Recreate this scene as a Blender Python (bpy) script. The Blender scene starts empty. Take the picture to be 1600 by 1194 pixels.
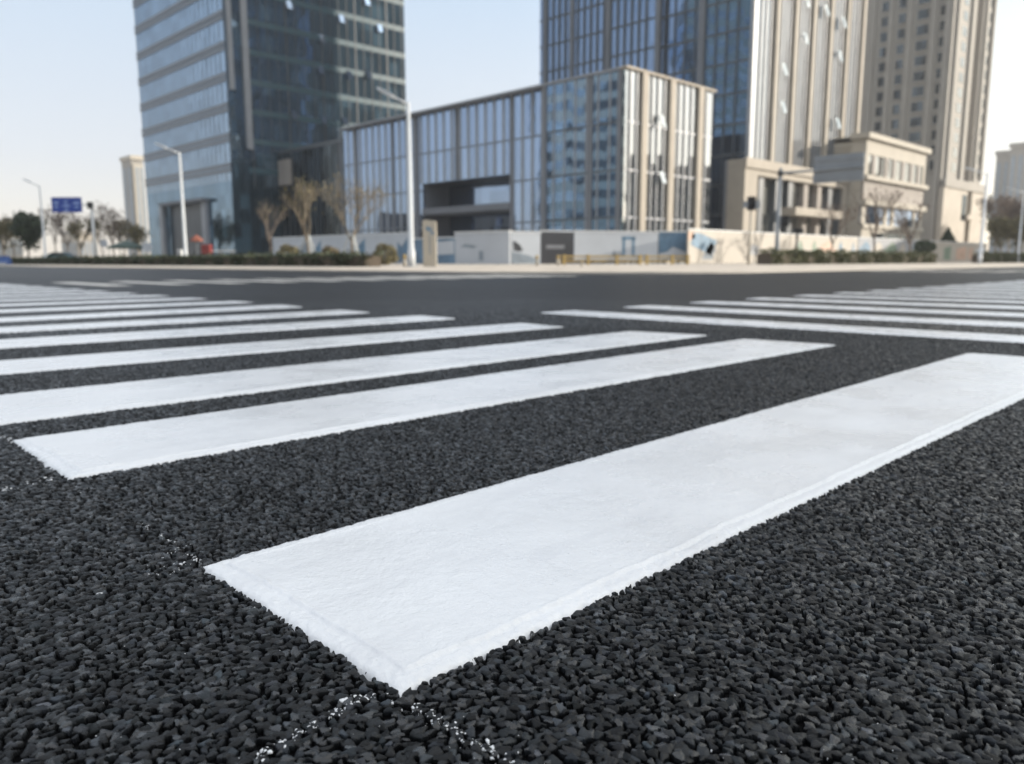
import bpy, bmesh, math, random
import numpy as np
from mathutils import Vector, Matrix

random.seed(7)
R = math.radians
sc = bpy.context.scene
col = sc.collection

# ------------------------------------------------------------------ camera
CAM_H = 0.385
YAW, PITCH, ROLL = R(45.43), R(8.715), 0.0015
FPX = 1230.0                                     # focal length in pixels of the 1600 px wide photograph
Fh = Vector((math.cos(YAW), math.sin(YAW), 0))   # level view direction
Rh = Vector((math.sin(YAW), -math.cos(YAW), 0))  # to the right of it
CAM = Vector((0, 0, CAM_H))
_fw = Fh * math.cos(PITCH) + Vector((0, 0, -math.sin(PITCH)))
_up = Fh * math.sin(PITCH) + Vector((0, 0, math.cos(PITCH)))
_u = Rh * math.cos(ROLL) - _up * math.sin(ROLL)
_v = Rh * math.sin(ROLL) + _up * math.cos(ROLL)
cd = bpy.data.cameras.new('camera')
cam = bpy.data.objects.new('camera', cd)
col.objects.link(cam)
cam.matrix_world = Matrix(((_u.x, _v.x, -_fw.x, CAM.x), (_u.y, _v.y, -_fw.y, CAM.y), (_u.z, _v.z, -_fw.z, CAM.z), (0, 0, 0, 1)))
cd.sensor_width = 36.0
cd.lens = 36.0 * FPX / 1600.0
cd.clip_start, cd.clip_end = 0.02, 6000
cd.dof.use_dof = True
cd.dof.focus_distance = 0.85
cd.dof.aperture_fstop = 5.7
sc.camera = cam

# ------------------------------------------------------------------ sky, sun, exposure
SUN_EL = R(15.5)
SUN_DIR_H = (Fh * 0.15 + Rh * 0.989).normalized()
world = bpy.data.worlds.new('World')
sc.world = world
world.use_nodes = True
nt = world.node_tree
for n in list(nt.nodes):
    nt.nodes.remove(n)
sky = nt.nodes.new('ShaderNodeTexSky')
sky.sky_type = 'NISHITA'
sky.sun_disc = False
sky.sun_elevation = SUN_EL
sky.sun_rotation = math.atan2(SUN_DIR_H.x, SUN_DIR_H.y)
sky.altitude = 0
sky.air_density, sky.dust_density, sky.ozone_density = 1.0, 1.0, 1.0
bg = nt.nodes.new('ShaderNodeBackground')
bg.inputs['Strength'].default_value = 0.05
hs = nt.nodes.new('ShaderNodeHueSaturation'); hs.inputs['Saturation'].default_value = 0.45; hs.inputs['Value'].default_value = 0.75
nt.links.new(sky.outputs[0], hs.inputs['Color']); nt.links.new(hs.outputs[0], bg.inputs[0])
# the pale veil of spring haze in the sky: whiter low down and towards the sun
tc = nt.nodes.new('ShaderNodeTexCoord')
sx = nt.nodes.new('ShaderNodeSeparateXYZ'); nt.links.new(tc.outputs['Generated'], sx.inputs[0])
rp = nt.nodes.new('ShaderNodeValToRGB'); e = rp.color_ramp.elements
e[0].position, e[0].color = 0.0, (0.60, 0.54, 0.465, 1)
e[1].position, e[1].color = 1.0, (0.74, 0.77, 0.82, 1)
for p_, c_ in ((0.12, (0.47, 0.49, 0.53, 1)), (0.30, (0.355, 0.455, 0.575, 1)), (0.55, (0.64, 0.68, 0.74, 1))):
    q_ = e.new(p_); q_.color = c_
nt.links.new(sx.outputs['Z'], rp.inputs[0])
dt = nt.nodes.new('ShaderNodeVectorMath'); dt.operation = 'DOT_PRODUCT'
nt.links.new(tc.outputs['Generated'], dt.inputs[0]); dt.inputs[1].default_value = SUN_DIR_H
mr = nt.nodes.new('ShaderNodeMapRange'); nt.links.new(dt.outputs['Value'], mr.inputs[0])
mr.inputs[1].default_value, mr.inputs[2].default_value, mr.inputs[3].default_value, mr.inputs[4].default_value = 0.15, 0.95, 0.95, 1.6
bg2 = nt.nodes.new('ShaderNodeBackground'); nt.links.new(mr.outputs[0], bg2.inputs[1])
m3 = nt.nodes.new('ShaderNodeMapRange'); nt.links.new(dt.outputs['Value'], m3.inputs[0]); m3.inputs[1].default_value, m3.inputs[2].default_value = 0.2, 0.7
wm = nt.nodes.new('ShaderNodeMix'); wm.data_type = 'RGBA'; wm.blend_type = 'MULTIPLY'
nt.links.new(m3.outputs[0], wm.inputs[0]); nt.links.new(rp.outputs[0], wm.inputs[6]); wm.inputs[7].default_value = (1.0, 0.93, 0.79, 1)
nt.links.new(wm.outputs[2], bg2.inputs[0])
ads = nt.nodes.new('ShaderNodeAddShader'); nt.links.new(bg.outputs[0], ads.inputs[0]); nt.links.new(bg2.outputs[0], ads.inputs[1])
wo = nt.nodes.new('ShaderNodeOutputWorld')
nt.links.new(ads.outputs[0], wo.inputs[0])
sd = bpy.data.lights.new('sun', 'SUN')
sd.energy = 5.0
sd.angle = R(0.6)
sd.color = (1.0, 0.91, 0.78)
sun = bpy.data.objects.new('sun', sd)
col.objects.link(sun)
_s = Vector((SUN_DIR_H.x * math.cos(SUN_EL), SUN_DIR_H.y * math.cos(SUN_EL), math.sin(SUN_EL)))
sun.rotation_euler = _s.to_track_quat('Z', 'Y').to_euler()
sun.location = (0, 0, 60)
sc.view_settings.view_transform = 'Standard'
sc.view_settings.look = 'None'
sc.view_settings.gamma = 1
sc.view_settings.use_curve_mapping = False
sc.view_settings.exposure = 0.52
sc.cycles.max_bounces = 6
sc.cycles.glossy_bounces = 4
sc.cycles.diffuse_bounces = 3
sc.cycles.use_denoising = True
try:
    sc.cycles.denoiser = 'OPENIMAGEDENOISE'
except Exception:
    pass

# ------------------------------------------------------------------ where a photographed point lies on a plane of the place
def ray(px, py):
    u, v = (px - 800) / FPX, (597 - py) / FPX
    return _fw + _u * u + _v * v

def onX(px, py, X):
    d = ray(px, py); return CAM + d * (X / d.x)

def onY(px, py, Y):
    d = ray(px, py); return CAM + d * (Y / d.y)

def onZ(px, py, Z=0.0):
    d = ray(px, py); return CAM + d * ((Z - CAM_H) / d.z)

def at(px, py, f):
    d = ray(px, py); return CAM + d * (f / d.dot(Fh))

def fr(f, r, z=0.0):
    p = Fh * f + Rh * r; return Vector((p.x, p.y, z))

# ------------------------------------------------------------------ objects
def tag(o, label=None, cat=None, group=None, kind=None):
    if label: o['label'] = label
    if cat: o['category'] = cat
    if group: o['group'] = group
    if kind: o['kind'] = kind
    return o

def empty(name, loc):
    o = bpy.data.objects.new(name, None)
    o.empty_display_size = 0.5
    col.objects.link(o); o.location = loc
    return o

def root_loc(o):
    p = Vector((0, 0, 0))
    while o is not None:
        p += o.location; o = o.parent
    return p

def copy_tree(o, parent=None):
    c = o.copy(); col.objects.link(c)
    if parent is not None: c.parent = parent
    for ch in list(o.children): copy_tree(ch, c)
    return c

class MB:
    def __init__(s): s.v = []; s.f = []
    def box(s, x0, x1, y0, y1, z0, z1):
        b = len(s.v)
        s.v += [(x0,y0,z0),(x1,y0,z0),(x1,y1,z0),(x0,y1,z0),(x0,y0,z1),(x1,y0,z1),(x1,y1,z1),(x0,y1,z1)]
        s.f += [(b+3,b+2,b+1,b),(b+4,b+5,b+6,b+7),(b,b+1,b+5,b+4),(b+1,b+2,b+6,b+5),(b+2,b+3,b+7,b+6),(b+3,b,b+4,b+7)]
        return s
    def obox(s, c, ax, ay, hx, hy, z0, z1):      # box turned in plan: centre, two unit axes, half sizes
        b = len(s.v); c = Vector(c); ax = Vector(ax); ay = Vector(ay)
        for z in (z0, z1):
            for i, j in ((-1,-1),(1,-1),(1,1),(-1,1)):
                p = c + ax * (hx*i) + ay * (hy*j); s.v.append((p.x, p.y, z))
        s.f += [(b+3,b+2,b+1,b),(b+4,b+5,b+6,b+7),(b,b+1,b+5,b+4),(b+1,b+2,b+6,b+5),(b+2,b+3,b+7,b+6),(b+3,b,b+4,b+7)]
        return s
    def tube(s, pts, rads, n=8, cap=True):
        b = len(s.v); pts = [Vector(p) for p in pts]
        for i, p in enumerate(pts):
            t = (pts[min(i+1, len(pts)-1)] - pts[max(i-1, 0)]).normalized()
            a = t.orthogonal().normalized() if abs(t.z) > 0.95 else t.cross(Vector((0,0,1))).normalized()
            if abs(t.z) > 0.95: a = Vector((1,0,0)).cross(t).normalized()
            c = t.cross(a)
            for k in range(n):
                q = p + (a*math.cos(2*math.pi*k/n) + c*math.sin(2*math.pi*k/n)) * rads[i]
                s.v.append(tuple(q))
        for i in range(len(pts)-1):
            for k in range(n):
                k2 = (k+1) % n
                s.f.append((b+i*n+k, b+i*n+k2, b+(i+1)*n+k2, b+(i+1)*n+k))
        if cap:
            s.f.append(tuple(b+k for k in range(n))[::-1])
            s.f.append(tuple(b+(len(pts)-1)*n+k for k in range(n)))
        return s
    def quad(s, a, b_, c, d):
        b = len(s.v); s.v += [tuple(a), tuple(b_), tuple(c), tuple(d)]; s.f.append((b,b+1,b+2,b+3)); return s
    def prism(s, poly, z0, z1):                  # plan polygon extruded upward
        b = len(s.v); n = len(poly)
        s.v += [(p[0],p[1],z0) for p in poly] + [(p[0],p[1],z1) for p in poly]
        s.f.append(tuple(b+n+k for k in range(n))); s.f.append(tuple(b+k for k in range(n))[::-1])
        for k in range(n): s.f.append((b+k, b+(k+1)%n, b+n+(k+1)%n, b+n+k))
        return s
    def ball(s, c, r, seg=10, ring=6, jit=0.0):
        b = len(s.v)
        for i in range(ring+1):
            th = math.pi*i/ring
            for k in range(seg):
                ph = 2*math.pi*k/seg; q = 1 + random.uniform(-jit, jit)
                s.v.append((c[0]+r[0]*q*math.sin(th)*math.cos(ph), c[1]+r[1]*q*math.sin(th)*math.sin(ph), c[2]+r[2]*q*math.cos(th)))
        for i in range(ring):
            for k in range(seg):
                k2 = (k+1) % seg
                s.f.append((b+i*seg+k, b+(i+1)*seg+k, b+(i+1)*seg+k2, b+i*seg+k2))
        return s
    def build(s, name, m, parent=None, smooth=False, bevel=0.0):
        me = bpy.data.meshes.new(name)
        L = root_loc(parent) if parent is not None else Vector((0,0,0))
        me.from_pydata([(x-L.x, y-L.y, z-L.z) for x, y, z in s.v], [], s.f)
        me.materials.append(m)
        if smooth: me.polygons.foreach_set('use_smooth', [True]*len(me.polygons))
        me.update()
        o = bpy.data.objects.new(name, me); col.objects.link(o)
        if parent is not None: o.parent = parent
        if bevel:
            bv = o.modifiers.new('bevel', 'BEVEL'); bv.width = bevel; bv.segments = 2; bv.limit_method = 'ANGLE'
        return o

def grid_mesh(name, V, nr, nc, wrap=False):      # V: (nr*nc, 3) array of a row-major grid
    i = np.arange(nr-1)[:, None]; j = np.arange(nc if wrap else nc-1)[None, :]
    j2 = (j+1) % nc
    q = np.stack([i*nc+j, i*nc+j2, (i+1)*nc+j2, (i+1)*nc+j], -1).reshape(-1, 4).astype(np.int32)
    return raw_mesh(name, V, q)

def raw_mesh(name, V, q):
    me = bpy.data.meshes.new(name)
    me.vertices.add(len(V)); me.vertices.foreach_set('co', np.ascontiguousarray(V, dtype=np.float32).ravel())
    n, k = q.shape
    me.loops.add(n*k); me.loops.foreach_set('vertex_index', np.ascontiguousarray(q, dtype=np.int32).ravel())
    me.polygons.add(n); me.polygons.foreach_set('loop_start', np.arange(0, n*k, k, dtype=np.int32))
    me.polygons.foreach_set('use_smooth', np.ones(n, dtype=bool))
    me.update(calc_edges=True)
    return me

# ------------------------------------------------------------------ materials
class NT:
    def __init__(s, name):
        s.m = bpy.data.materials.new(name); s.m.use_nodes = True
        s.t = s.m.node_tree; s.b = s.t.nodes['Principled BSDF']; s.out = s.t.nodes['Material Output']
    def n(s, typ, **kw):
        nd = s.t.nodes.new(typ)
        for k, v in kw.items(): setattr(nd, k, v)
        return nd
    def l(s, a, b): s.t.links.new(a, b)
    def coord(s, kind='Object'): return s.n('ShaderNodeTexCoord').outputs[kind]
    def noise(s, vec, scale, detail=4, rough=0.6):
        nd = s.n('ShaderNodeTexNoise'); nd.inputs['Scale'].default_value = scale
        nd.inputs['Detail'].default_value = detail; nd.inputs['Roughness'].default_value = rough
        s.l(vec, nd.inputs['Vector']); return nd.outputs['Fac']
    def ramp(s, fac, stops):
        nd = s.n('ShaderNodeValToRGB'); e = nd.color_ramp.elements
        while len(e) < len(stops): e.new(0.5)
        for i, (p, c) in enumerate(stops):
            e[i].position = p; e[i].color = (c[0], c[1], c[2], 1)
        s.l(fac, nd.inputs[0]); return nd.outputs[0]
    def math(s, op, a, b=None):
        nd = s.n('ShaderNodeMath', operation=op)
        for i, x in enumerate((a, b)):
            if x is None: continue
            if isinstance(x, (int, float)): nd.inputs[i].default_value = x
            else: s.l(x, nd.inputs[i])
        return nd.outputs[0]
    def mix(s, fac, a, b):
        nd = s.n('ShaderNodeMix', data_type='RGBA')
        for sock, x in ((nd.inputs[0], fac), (nd.inputs[6], a), (nd.inputs[7], b)):
            if isinstance(x, (int, float)): sock.default_value = x
            elif isinstance(x, tuple): sock.default_value = (*x, 1)
            else: s.l(x, sock)
        return nd.outputs[2]
    def bump(s, h, strength, dist):
        nd = s.n('ShaderNodeBump'); nd.inputs['Distance'].default_value = dist
        if isinstance(strength, (int, float)): nd.inputs['Strength'].default_value = strength
        else: s.l(strength, nd.inputs['Strength'])
        s.l(h, nd.inputs['Height']); return nd.outputs[0]

def plain(name, c, rough=0.6, metal=0.0, var=0.12, scale=3.0, bump=0.0, spec=0.5):
    t = NT(name); f = t.noise(t.coord(), scale, 6)
    lo = tuple(x*(1-var) for x in c); hi = tuple(min(1, x*(1+var)) for x in c)
    t.l(t.ramp(f, [(0.3, lo), (0.7, hi)]), t.b.inputs['Base Color'])
    t.b.inputs['Roughness'].default_value = rough; t.b.inputs['Metallic'].default_value = metal
    t.b.inputs['Specular IOR Level'].default_value = spec
    if bump:
        t.l(t.bump(t.noise(t.coord(), scale*12, 4), 0.5, bump), t.b.inputs['Normal'])
    return t.m

def glass(name, tint, inside, refl, cell=(1.4, 1.4, 4.0), wob=0.02, rough=0.03):
    """coated curtain-wall glass: a mirror-like coat over a dark room, every pane tipped a hair differently"""
    t = NT(name); t.t.nodes.remove(t.b)
    geo = t.n('ShaderNodeNewGeometry')
    mp = t.n('ShaderNodeVectorMath', operation='DIVIDE'); t.l(geo.outputs['Position'], mp.inputs[0]); mp.inputs[1].default_value = cell
    ad = t.n('ShaderNodeVectorMath', operation='ADD'); t.l(mp.outputs[0], ad.inputs[0]); ad.inputs[1].default_value = (0.371, 0.217, 0.13)
    fl = t.n('ShaderNodeVectorMath', operation='FLOOR'); t.l(ad.outputs[0], fl.inputs[0])
    wn = t.n('ShaderNodeTexWhiteNoise', noise_dimensions='3D'); t.l(fl.outputs[0], wn.inputs['Vector'])
    sb = t.n('ShaderNodeVectorMath', operation='SUBTRACT'); t.l(wn.outputs['Color'], sb.inputs[0]); sb.inputs[1].default_value = (0.5, 0.5, 0.5)
    nz = t.n('ShaderNodeTexNoise'); nz.inputs['Scale'].default_value = 0.5; nz.inputs['Detail'].default_value = 1; t.l(geo.outputs['Position'], nz.inputs['Vector'])
    s2 = t.n('ShaderNodeVectorMath', operation='SUBTRACT'); t.l(nz.outputs['Color'], s2.inputs[0]); s2.inputs[1].default_value = (0.5, 0.5, 0.5)
    a1 = t.n('ShaderNodeVectorMath', operation='ADD'); t.l(sb.outputs[0], a1.inputs[0]); t.l(s2.outputs[0], a1.inputs[1])
    sc_ = t.n('ShaderNodeVectorMath', operation='SCALE'); t.l(a1.outputs[0], sc_.inputs[0]); sc_.inputs['Scale'].default_value = wob
    nn = t.n('ShaderNodeVectorMath', operation='ADD'); t.l(geo.outputs['Normal'], nn.inputs[0]); t.l(sc_.outputs[0], nn.inputs[1])
    nm = t.n('ShaderNodeVectorMath', operation='NORMALIZE'); t.l(nn.outputs[0], nm.inputs[0])
    gl = t.n('ShaderNodeBsdfGlossy'); gl.inputs['Color'].default_value = (*tint, 1); gl.inputs['Roughness'].default_value = rough
    t.l(nm.outputs[0], gl.inputs['Normal'])
    df = t.n('ShaderNodeBsdfDiffuse')
    dk = tuple(x*0.5 for x in inside); lt = tuple(x*2.2 for x in inside)
    t.l(t.ramp(wn.outputs['Value'], [(0.0, dk), (0.75, inside), (1.0, lt)]), df.inputs['Color'])
    lw = t.n('ShaderNodeLayerWeight'); lw.inputs['Blend'].default_value = 0.25
    fac = t.math('ADD', t.math('MULTIPLY', lw.outputs['Fresnel'], 0.5), refl)
    fac = t.math('ADD', fac, t.math('MULTIPLY', t.math('SUBTRACT', wn.outputs['Value'], 0.5), 0.08))
    mx = t.n('ShaderNodeMixShader'); t.l(fac, mx.inputs[0]); t.l(df.outputs[0], mx.inputs[1]); t.l(gl.outputs[0], mx.inputs[2])
    t.l(mx.outputs[0], t.out.inputs['Surface'])
    return t.m

def leaf(name, dark, light, rough=0.6):
    t = NT(name)
    rnd = t.n('ShaderNodeNewGeometry').outputs['Random Per Island']
    t.l(t.ramp(rnd, [(0.0, dark), (1.0, light)]), t.b.inputs['Base Color'])
    t.b.inputs['Roughness'].default_value = rough
    return t.m

def asphalt_mat():
    t = NT('asphalt')
    at_ = t.n('ShaderNodeAttribute', attribute_name='shade')
    far = t.n('ShaderNodeAttribute', attribute_name='far')
    co = t.coord()
    big = t.noise(co, 0.35, 4); fine = t.noise(co, 160, 3)
    vo = t.n('ShaderNodeTexVoronoi'); vo.inputs['Scale'].default_value = 95; t.l(co, vo.inputs['Vector'])
    vr = t.n('ShaderNodeSeparateColor'); t.l(vo.outputs['Color'], vr.inputs[0])
    vb = t.math('ADD', 0.3, t.math('MULTIPLY', vr.outputs[0], 1.5))
    fv = t.mix(far.outputs['Fac'], (1, 1, 1), vb)
    base = t.n('ShaderNodeMix', data_type='RGBA', blend_type='MULTIPLY'); base.inputs[0].default_value = 1
    t.l(at_.outputs['Color'], base.inputs[6]); t.l(fv, base.inputs[7])
    b2 = t.n('ShaderNodeMix', data_type='RGBA', blend_type='MULTIPLY'); b2.inputs[0].default_value = 1
    t.l(base.outputs[2], b2.inputs[6])
    t.l(t.ramp(big, [(0.3, (0.80, 0.80, 0.81)), (0.7, (1.2, 1.2, 1.2))]), b2.inputs[7])
    b3 = t.n('ShaderNodeMix', data_type='RGBA', blend_type='MULTIPLY'); b3.inputs[0].default_value = 1
    t.l(b2.outputs[2], b3.inputs[6]); t.l(t.ramp(fine, [(0.25, (0.7, 0.7, 0.7)), (0.75, (1.3, 1.3, 1.3))]), b3.inputs[7])
    st = None
    for sx_, sy_ in ((0.05, 0.9), (0.9, 0.05)):
        mp = t.n('ShaderNodeMapping'); mp.inputs['Scale'].default_value = (sx_, sy_, 1); t.l(co, mp.inputs[0])
        r_ = t.ramp(t.noise(mp.outputs[0], 1.6, 4, 0.55), [(0.35, (0.78, 0.78, 0.79)), (0.62, (1.18, 1.17, 1.16))])
        q = t.n('ShaderNodeMix', data_type='RGBA', blend_type='MULTIPLY'); q.inputs[0].default_value = 1
        t.l(st or b3.outputs[2], q.inputs[6]); t.l(r_, q.inputs[7]); st = q.outputs[2]
    t.l(st, t.b.inputs['Base Color'])
    rg = t.math('ADD', t.math('SUBTRACT', 0.50, t.math('MULTIPLY', at_.outputs['Alpha'], 0.27)), t.math('MULTIPLY', t.noise(co, 55, 2), 0.14))
    t.l(rg, t.b.inputs['Roughness'])
    t.l(t.math('ADD', 0.04, t.math('MULTIPLY', at_.outputs['Alpha'], 0.6)), t.b.inputs['Specular IOR Level'])
    hgt = t.math('MULTIPLY', vo.outputs['Distance'], -1)
    n1 = t.bump(hgt, t.math('MULTIPLY', far.outputs['Fac'], 0.8), 0.007)
    n2 = t.n('ShaderNodeBump'); n2.inputs['Strength'].default_value = 0.5; n2.inputs['Distance'].default_value = 0.0014
    t.l(t.noise(co, 420, 4), n2.inputs['Height']); t.l(n1, n2.inputs['Normal'])
    t.l(n2.outputs[0], t.b.inputs['Normal'])
    return t.m

def paint_mat():
    t = NT('road_paint'); co = t.coord()
    n = t.noise(co, 3.0, 5); sp = t.noise(co, 70, 2, 0.5); sp2 = t.noise(co, 260, 2, 0.5)
    c = t.ramp(n, [(0.25, (0.735, 0.748, 0.765)), (0.75, (0.85, 0.865, 0.885))])
    spots = t.ramp(sp, [(0.74, (1, 1, 1)), (0.80, (0.72, 0.71, 0.69))])
    m1 = t.n('ShaderNodeMix', data_type='RGBA', blend_type='MULTIPLY'); m1.inputs[0].default_value = 1
    t.l(c, m1.inputs[6]); t.l(spots, m1.inputs[7])
    smear = t.n('ShaderNodeMapping'); smear.inputs['Scale'].default_value = (1.6, 6, 1); smear.inputs['Rotation'].default_value = (0, 0, 0.35); t.l(co, smear.inputs[0])
    sm = t.ramp(t.noise(smear.outputs[0], 2.2, 6, 0.7), [(0.5, (1, 1, 1)), (0.78, (0.89, 0.89, 0.90))])
    m2 = t.n('ShaderNodeMix', data_type='RGBA', blend_type='MULTIPLY'); m2.inputs[0].default_value = 1
    t.l(m1.outputs[2], m2.inputs[6]); t.l(sm, m2.inputs[7])
    t.l(m2.outputs[2], t.b.inputs['Base Color'])
    t.l(t.ramp(t.noise(co, 4.5, 5), [(0.3, (0.18,)*3), (0.7, (0.40,)*3)]), t.b.inputs['Roughness'])
    b1 = t.bump(t.noise(co, 150, 4), 0.55, 0.0016)
    b2 = t.n('ShaderNodeBump'); b2.inputs['Strength'].default_value = 0.5; b2.inputs['Distance'].default_value = 0.0011
    t.l(sp2, b2.inputs['Height']); t.l(b1, b2.inputs['Normal']); t.l(b2.outputs[0], t.b.inputs['Normal'])
    return t.m

M = dict(
    asphalt=asphalt_mat(), paint=paint_mat(),
    worn_paint=plain('worn_paint', (0.58, 0.56, 0.52), 0.6, scale=9, var=0.35),
    pave=plain('paving', (0.48, 0.425, 0.36), 0.85, scale=0.8, var=0.2, bump=0.004),
    kerb=plain('kerb_stone', (0.44, 0.41, 0.37), 0.8, scale=2.0),
    white_metal=plain('white_metal', (0.62, 0.64, 0.65), 0.4, scale=1.0, var=0.08),
    grey_metal=plain('grey_metal', (0.22, 0.24, 0.26), 0.45, scale=1.0),
    dark_metal=plain('dark_metal', (0.03, 0.032, 0.036), 0.45, scale=1.0),
    beige=plain('beige_stone', (0.385, 0.34, 0.28), 0.75, scale=0.5, var=0.1),
    cream=plain('cream_render', (0.42, 0.38, 0.315), 0.75, scale=0.4, var=0.08),
    taupe=plain('taupe_stone', (0.30, 0.265, 0.235), 0.75, scale=0.4, var=0.12),
    grey_stone=plain('grey_stone', (0.17, 0.178, 0.195), 0.75, scale=0.5, var=0.1),
    fin=plain('fin_metal', (0.28, 0.29, 0.31), 0.45, scale=0.7, var=0.08),
    dark_fin=plain('dark_frame', (0.075, 0.085, 0.095), 0.4, scale=0.7),
    band=plain('spandrel_panel', (0.16, 0.18, 0.21), 0.4, scale=0.5, var=0.08),
    teal_band=plain('spandrel_teal', (0.042, 0.092, 0.115), 0.35, scale=0.5, var=0.15),
    res=plain('render_taupe', (0.30, 0.278, 0.245), 0.8, scale=0.3, var=0.07),
    board_white=plain('board_white', (0.45, 0.48, 0.52), 0.5, scale=0.6, var=0.06),
    board_cream=plain('board_cream', (0.41, 0.37, 0.315), 0.55, scale=0.5, var=0.1),
    board_dark=plain('board_dark', (0.035, 0.037, 0.045), 0.5, scale=1),
    board_blue=plain('board_blue', (0.10, 0.18, 0.27), 0.5, scale=1.2, var=0.4),
    print_blue=plain('print_blue', (0.10, 0.19, 0.28), 0.55, scale=1.2, var=0.3),
    print_grey=plain('print_grey', (0.22, 0.26, 0.30), 0.55, scale=1.2, var=0.3),
    print_green=plain('print_green', (0.16, 0.22, 0.16), 0.55, scale=1.5, var=0.4),
    print_peach=plain('print_peach', (0.50, 0.33, 0.24), 0.55, scale=1.5, var=0.3),
    sign_blue=plain('sign_blue', (0.012, 0.05, 0.32), 0.45, scale=1, var=0.05),
    sign_pale=plain('sign_lettering', (0.30, 0.42, 0.72), 0.5, scale=1, var=0.05),
    yellow=plain('yellow_paint', (0.34, 0.24, 0.08), 0.5, scale=2, var=0.2),
    red=plain('red_plastic', (0.18, 0.025, 0.022), 0.45, scale=2),
    orange=plain('orange_cloth', (0.24, 0.075, 0.045), 0.7, scale=2),
    teal=plain('teal_paint', (0.05, 0.12, 0.13), 0.35, scale=1),
    green=plain('green_sheet', (0.035, 0.07, 0.055), 0.6, scale=2),
    blue=plain('blue_plastic', (0.04, 0.10, 0.30), 0.5, scale=2),
    rubber=plain('rubber', (0.015, 0.015, 0.016), 0.8),
    lens=plain('signal_lens', (0.03, 0.02, 0.02), 0.25),
    bark=plain('bark', (0.16, 0.125, 0.10), 0.85, scale=6, var=0.3),
    pale_bark=plain('pale_bark', (0.20, 0.165, 0.12), 0.85, scale=6, var=0.25),
    stake=plain('stake_wood', (0.40, 0.42, 0.42), 0.8, scale=4),
    soil=plain('soil', (0.09, 0.07, 0.05), 0.9, scale=3),
    leaf_dark=leaf('leaf_dark', (0.018, 0.032, 0.018), (0.06, 0.085, 0.04)),
    leaf_olive=leaf('leaf_olive', (0.08, 0.072, 0.03), (0.24, 0.20, 0.09)),
    leaf_dry=leaf('leaf_dry', (0.10, 0.08, 0.045), (0.24, 0.19, 0.10)),
    leaf_brown=leaf('leaf_brown', (0.09, 0.06, 0.045), (0.20, 0.14, 0.10)),
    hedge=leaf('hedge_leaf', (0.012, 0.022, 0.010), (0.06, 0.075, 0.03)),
    hedge_olive=leaf('hedge_leaf_olive', (0.03, 0.04, 0.012), (0.12, 0.12, 0.04)),  # paler, yellower leaves than the dark hedge
    gl_left=glass('glass_blue', (0.66, 0.82, 1.0), (0.03, 0.045, 0.06), 0.40, (1.5, 1.5, 4.1), 0.018),
    gl_teal=glass('glass_teal', (0.52, 0.70, 0.90), (0.030, 0.055, 0.072), 0.30, (1.5, 1.5, 2.05), 0.03),
    gl_low=glass('glass_clear_blue', (0.58, 0.74, 1.0), (0.025, 0.032, 0.045), 0.44, (1.37, 1.37, 4.4), 0.012),
    gl_right=glass('glass_deep_blue', (0.50, 0.67, 0.95), (0.018, 0.027, 0.04), 0.36, (1.1, 1.1, 3.4), 0.010),
    gl_side=glass('glass_silver', (0.78, 0.82, 0.84), (0.04, 0.045, 0.048), 0.46, (1.0, 1.0, 4.4), 0.03),
    gl_dark=glass('glass_dark', (0.6, 0.7, 0.75), (0.012, 0.016, 0.02), 0.06, (1.5, 1.5, 3.0), 0.03),
    gl_pale=glass('glass_pale', (0.9, 0.92, 0.9), (0.10, 0.10, 0.09), 0.30, (1.2, 1.2, 3.0), 0.02),
)

# ------------------------------------------------------------------ stone texture of the new asphalt, as real relief
def hsh(ix, iy, k):
    h = (ix.astype(np.int64) * 374761393 + iy.astype(np.int64) * 668265263 + k * 1442695041) & 0xFFFFFFFF
    h = ((h ^ (h >> 13)) * 1274126177) & 0xFFFFFFFF
    h = ((h ^ (h >> 16)) * 2246822519) & 0xFFFFFFFF
    h = h ^ (h >> 15)
    return (h & 0xFFFFFF).astype(np.float64) / float(0x1000000)

def vnoise(x, y, s, k=0):
    x = x / s; y = y / s
    ix = np.floor(x).astype(np.int64); iy = np.floor(y).astype(np.int64)
    fx = x - ix; fy = y - iy; fx = fx*fx*(3-2*fx); fy = fy*fy*(3-2*fy)
    a = hsh(ix, iy, k); b = hsh(ix+1, iy, k); c = hsh(ix, iy+1, k); d = hsh(ix+1, iy+1, k)
    return (a*(1-fx)+b*fx)*(1-fy) + (c*(1-fx)+d*fx)*fy

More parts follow.
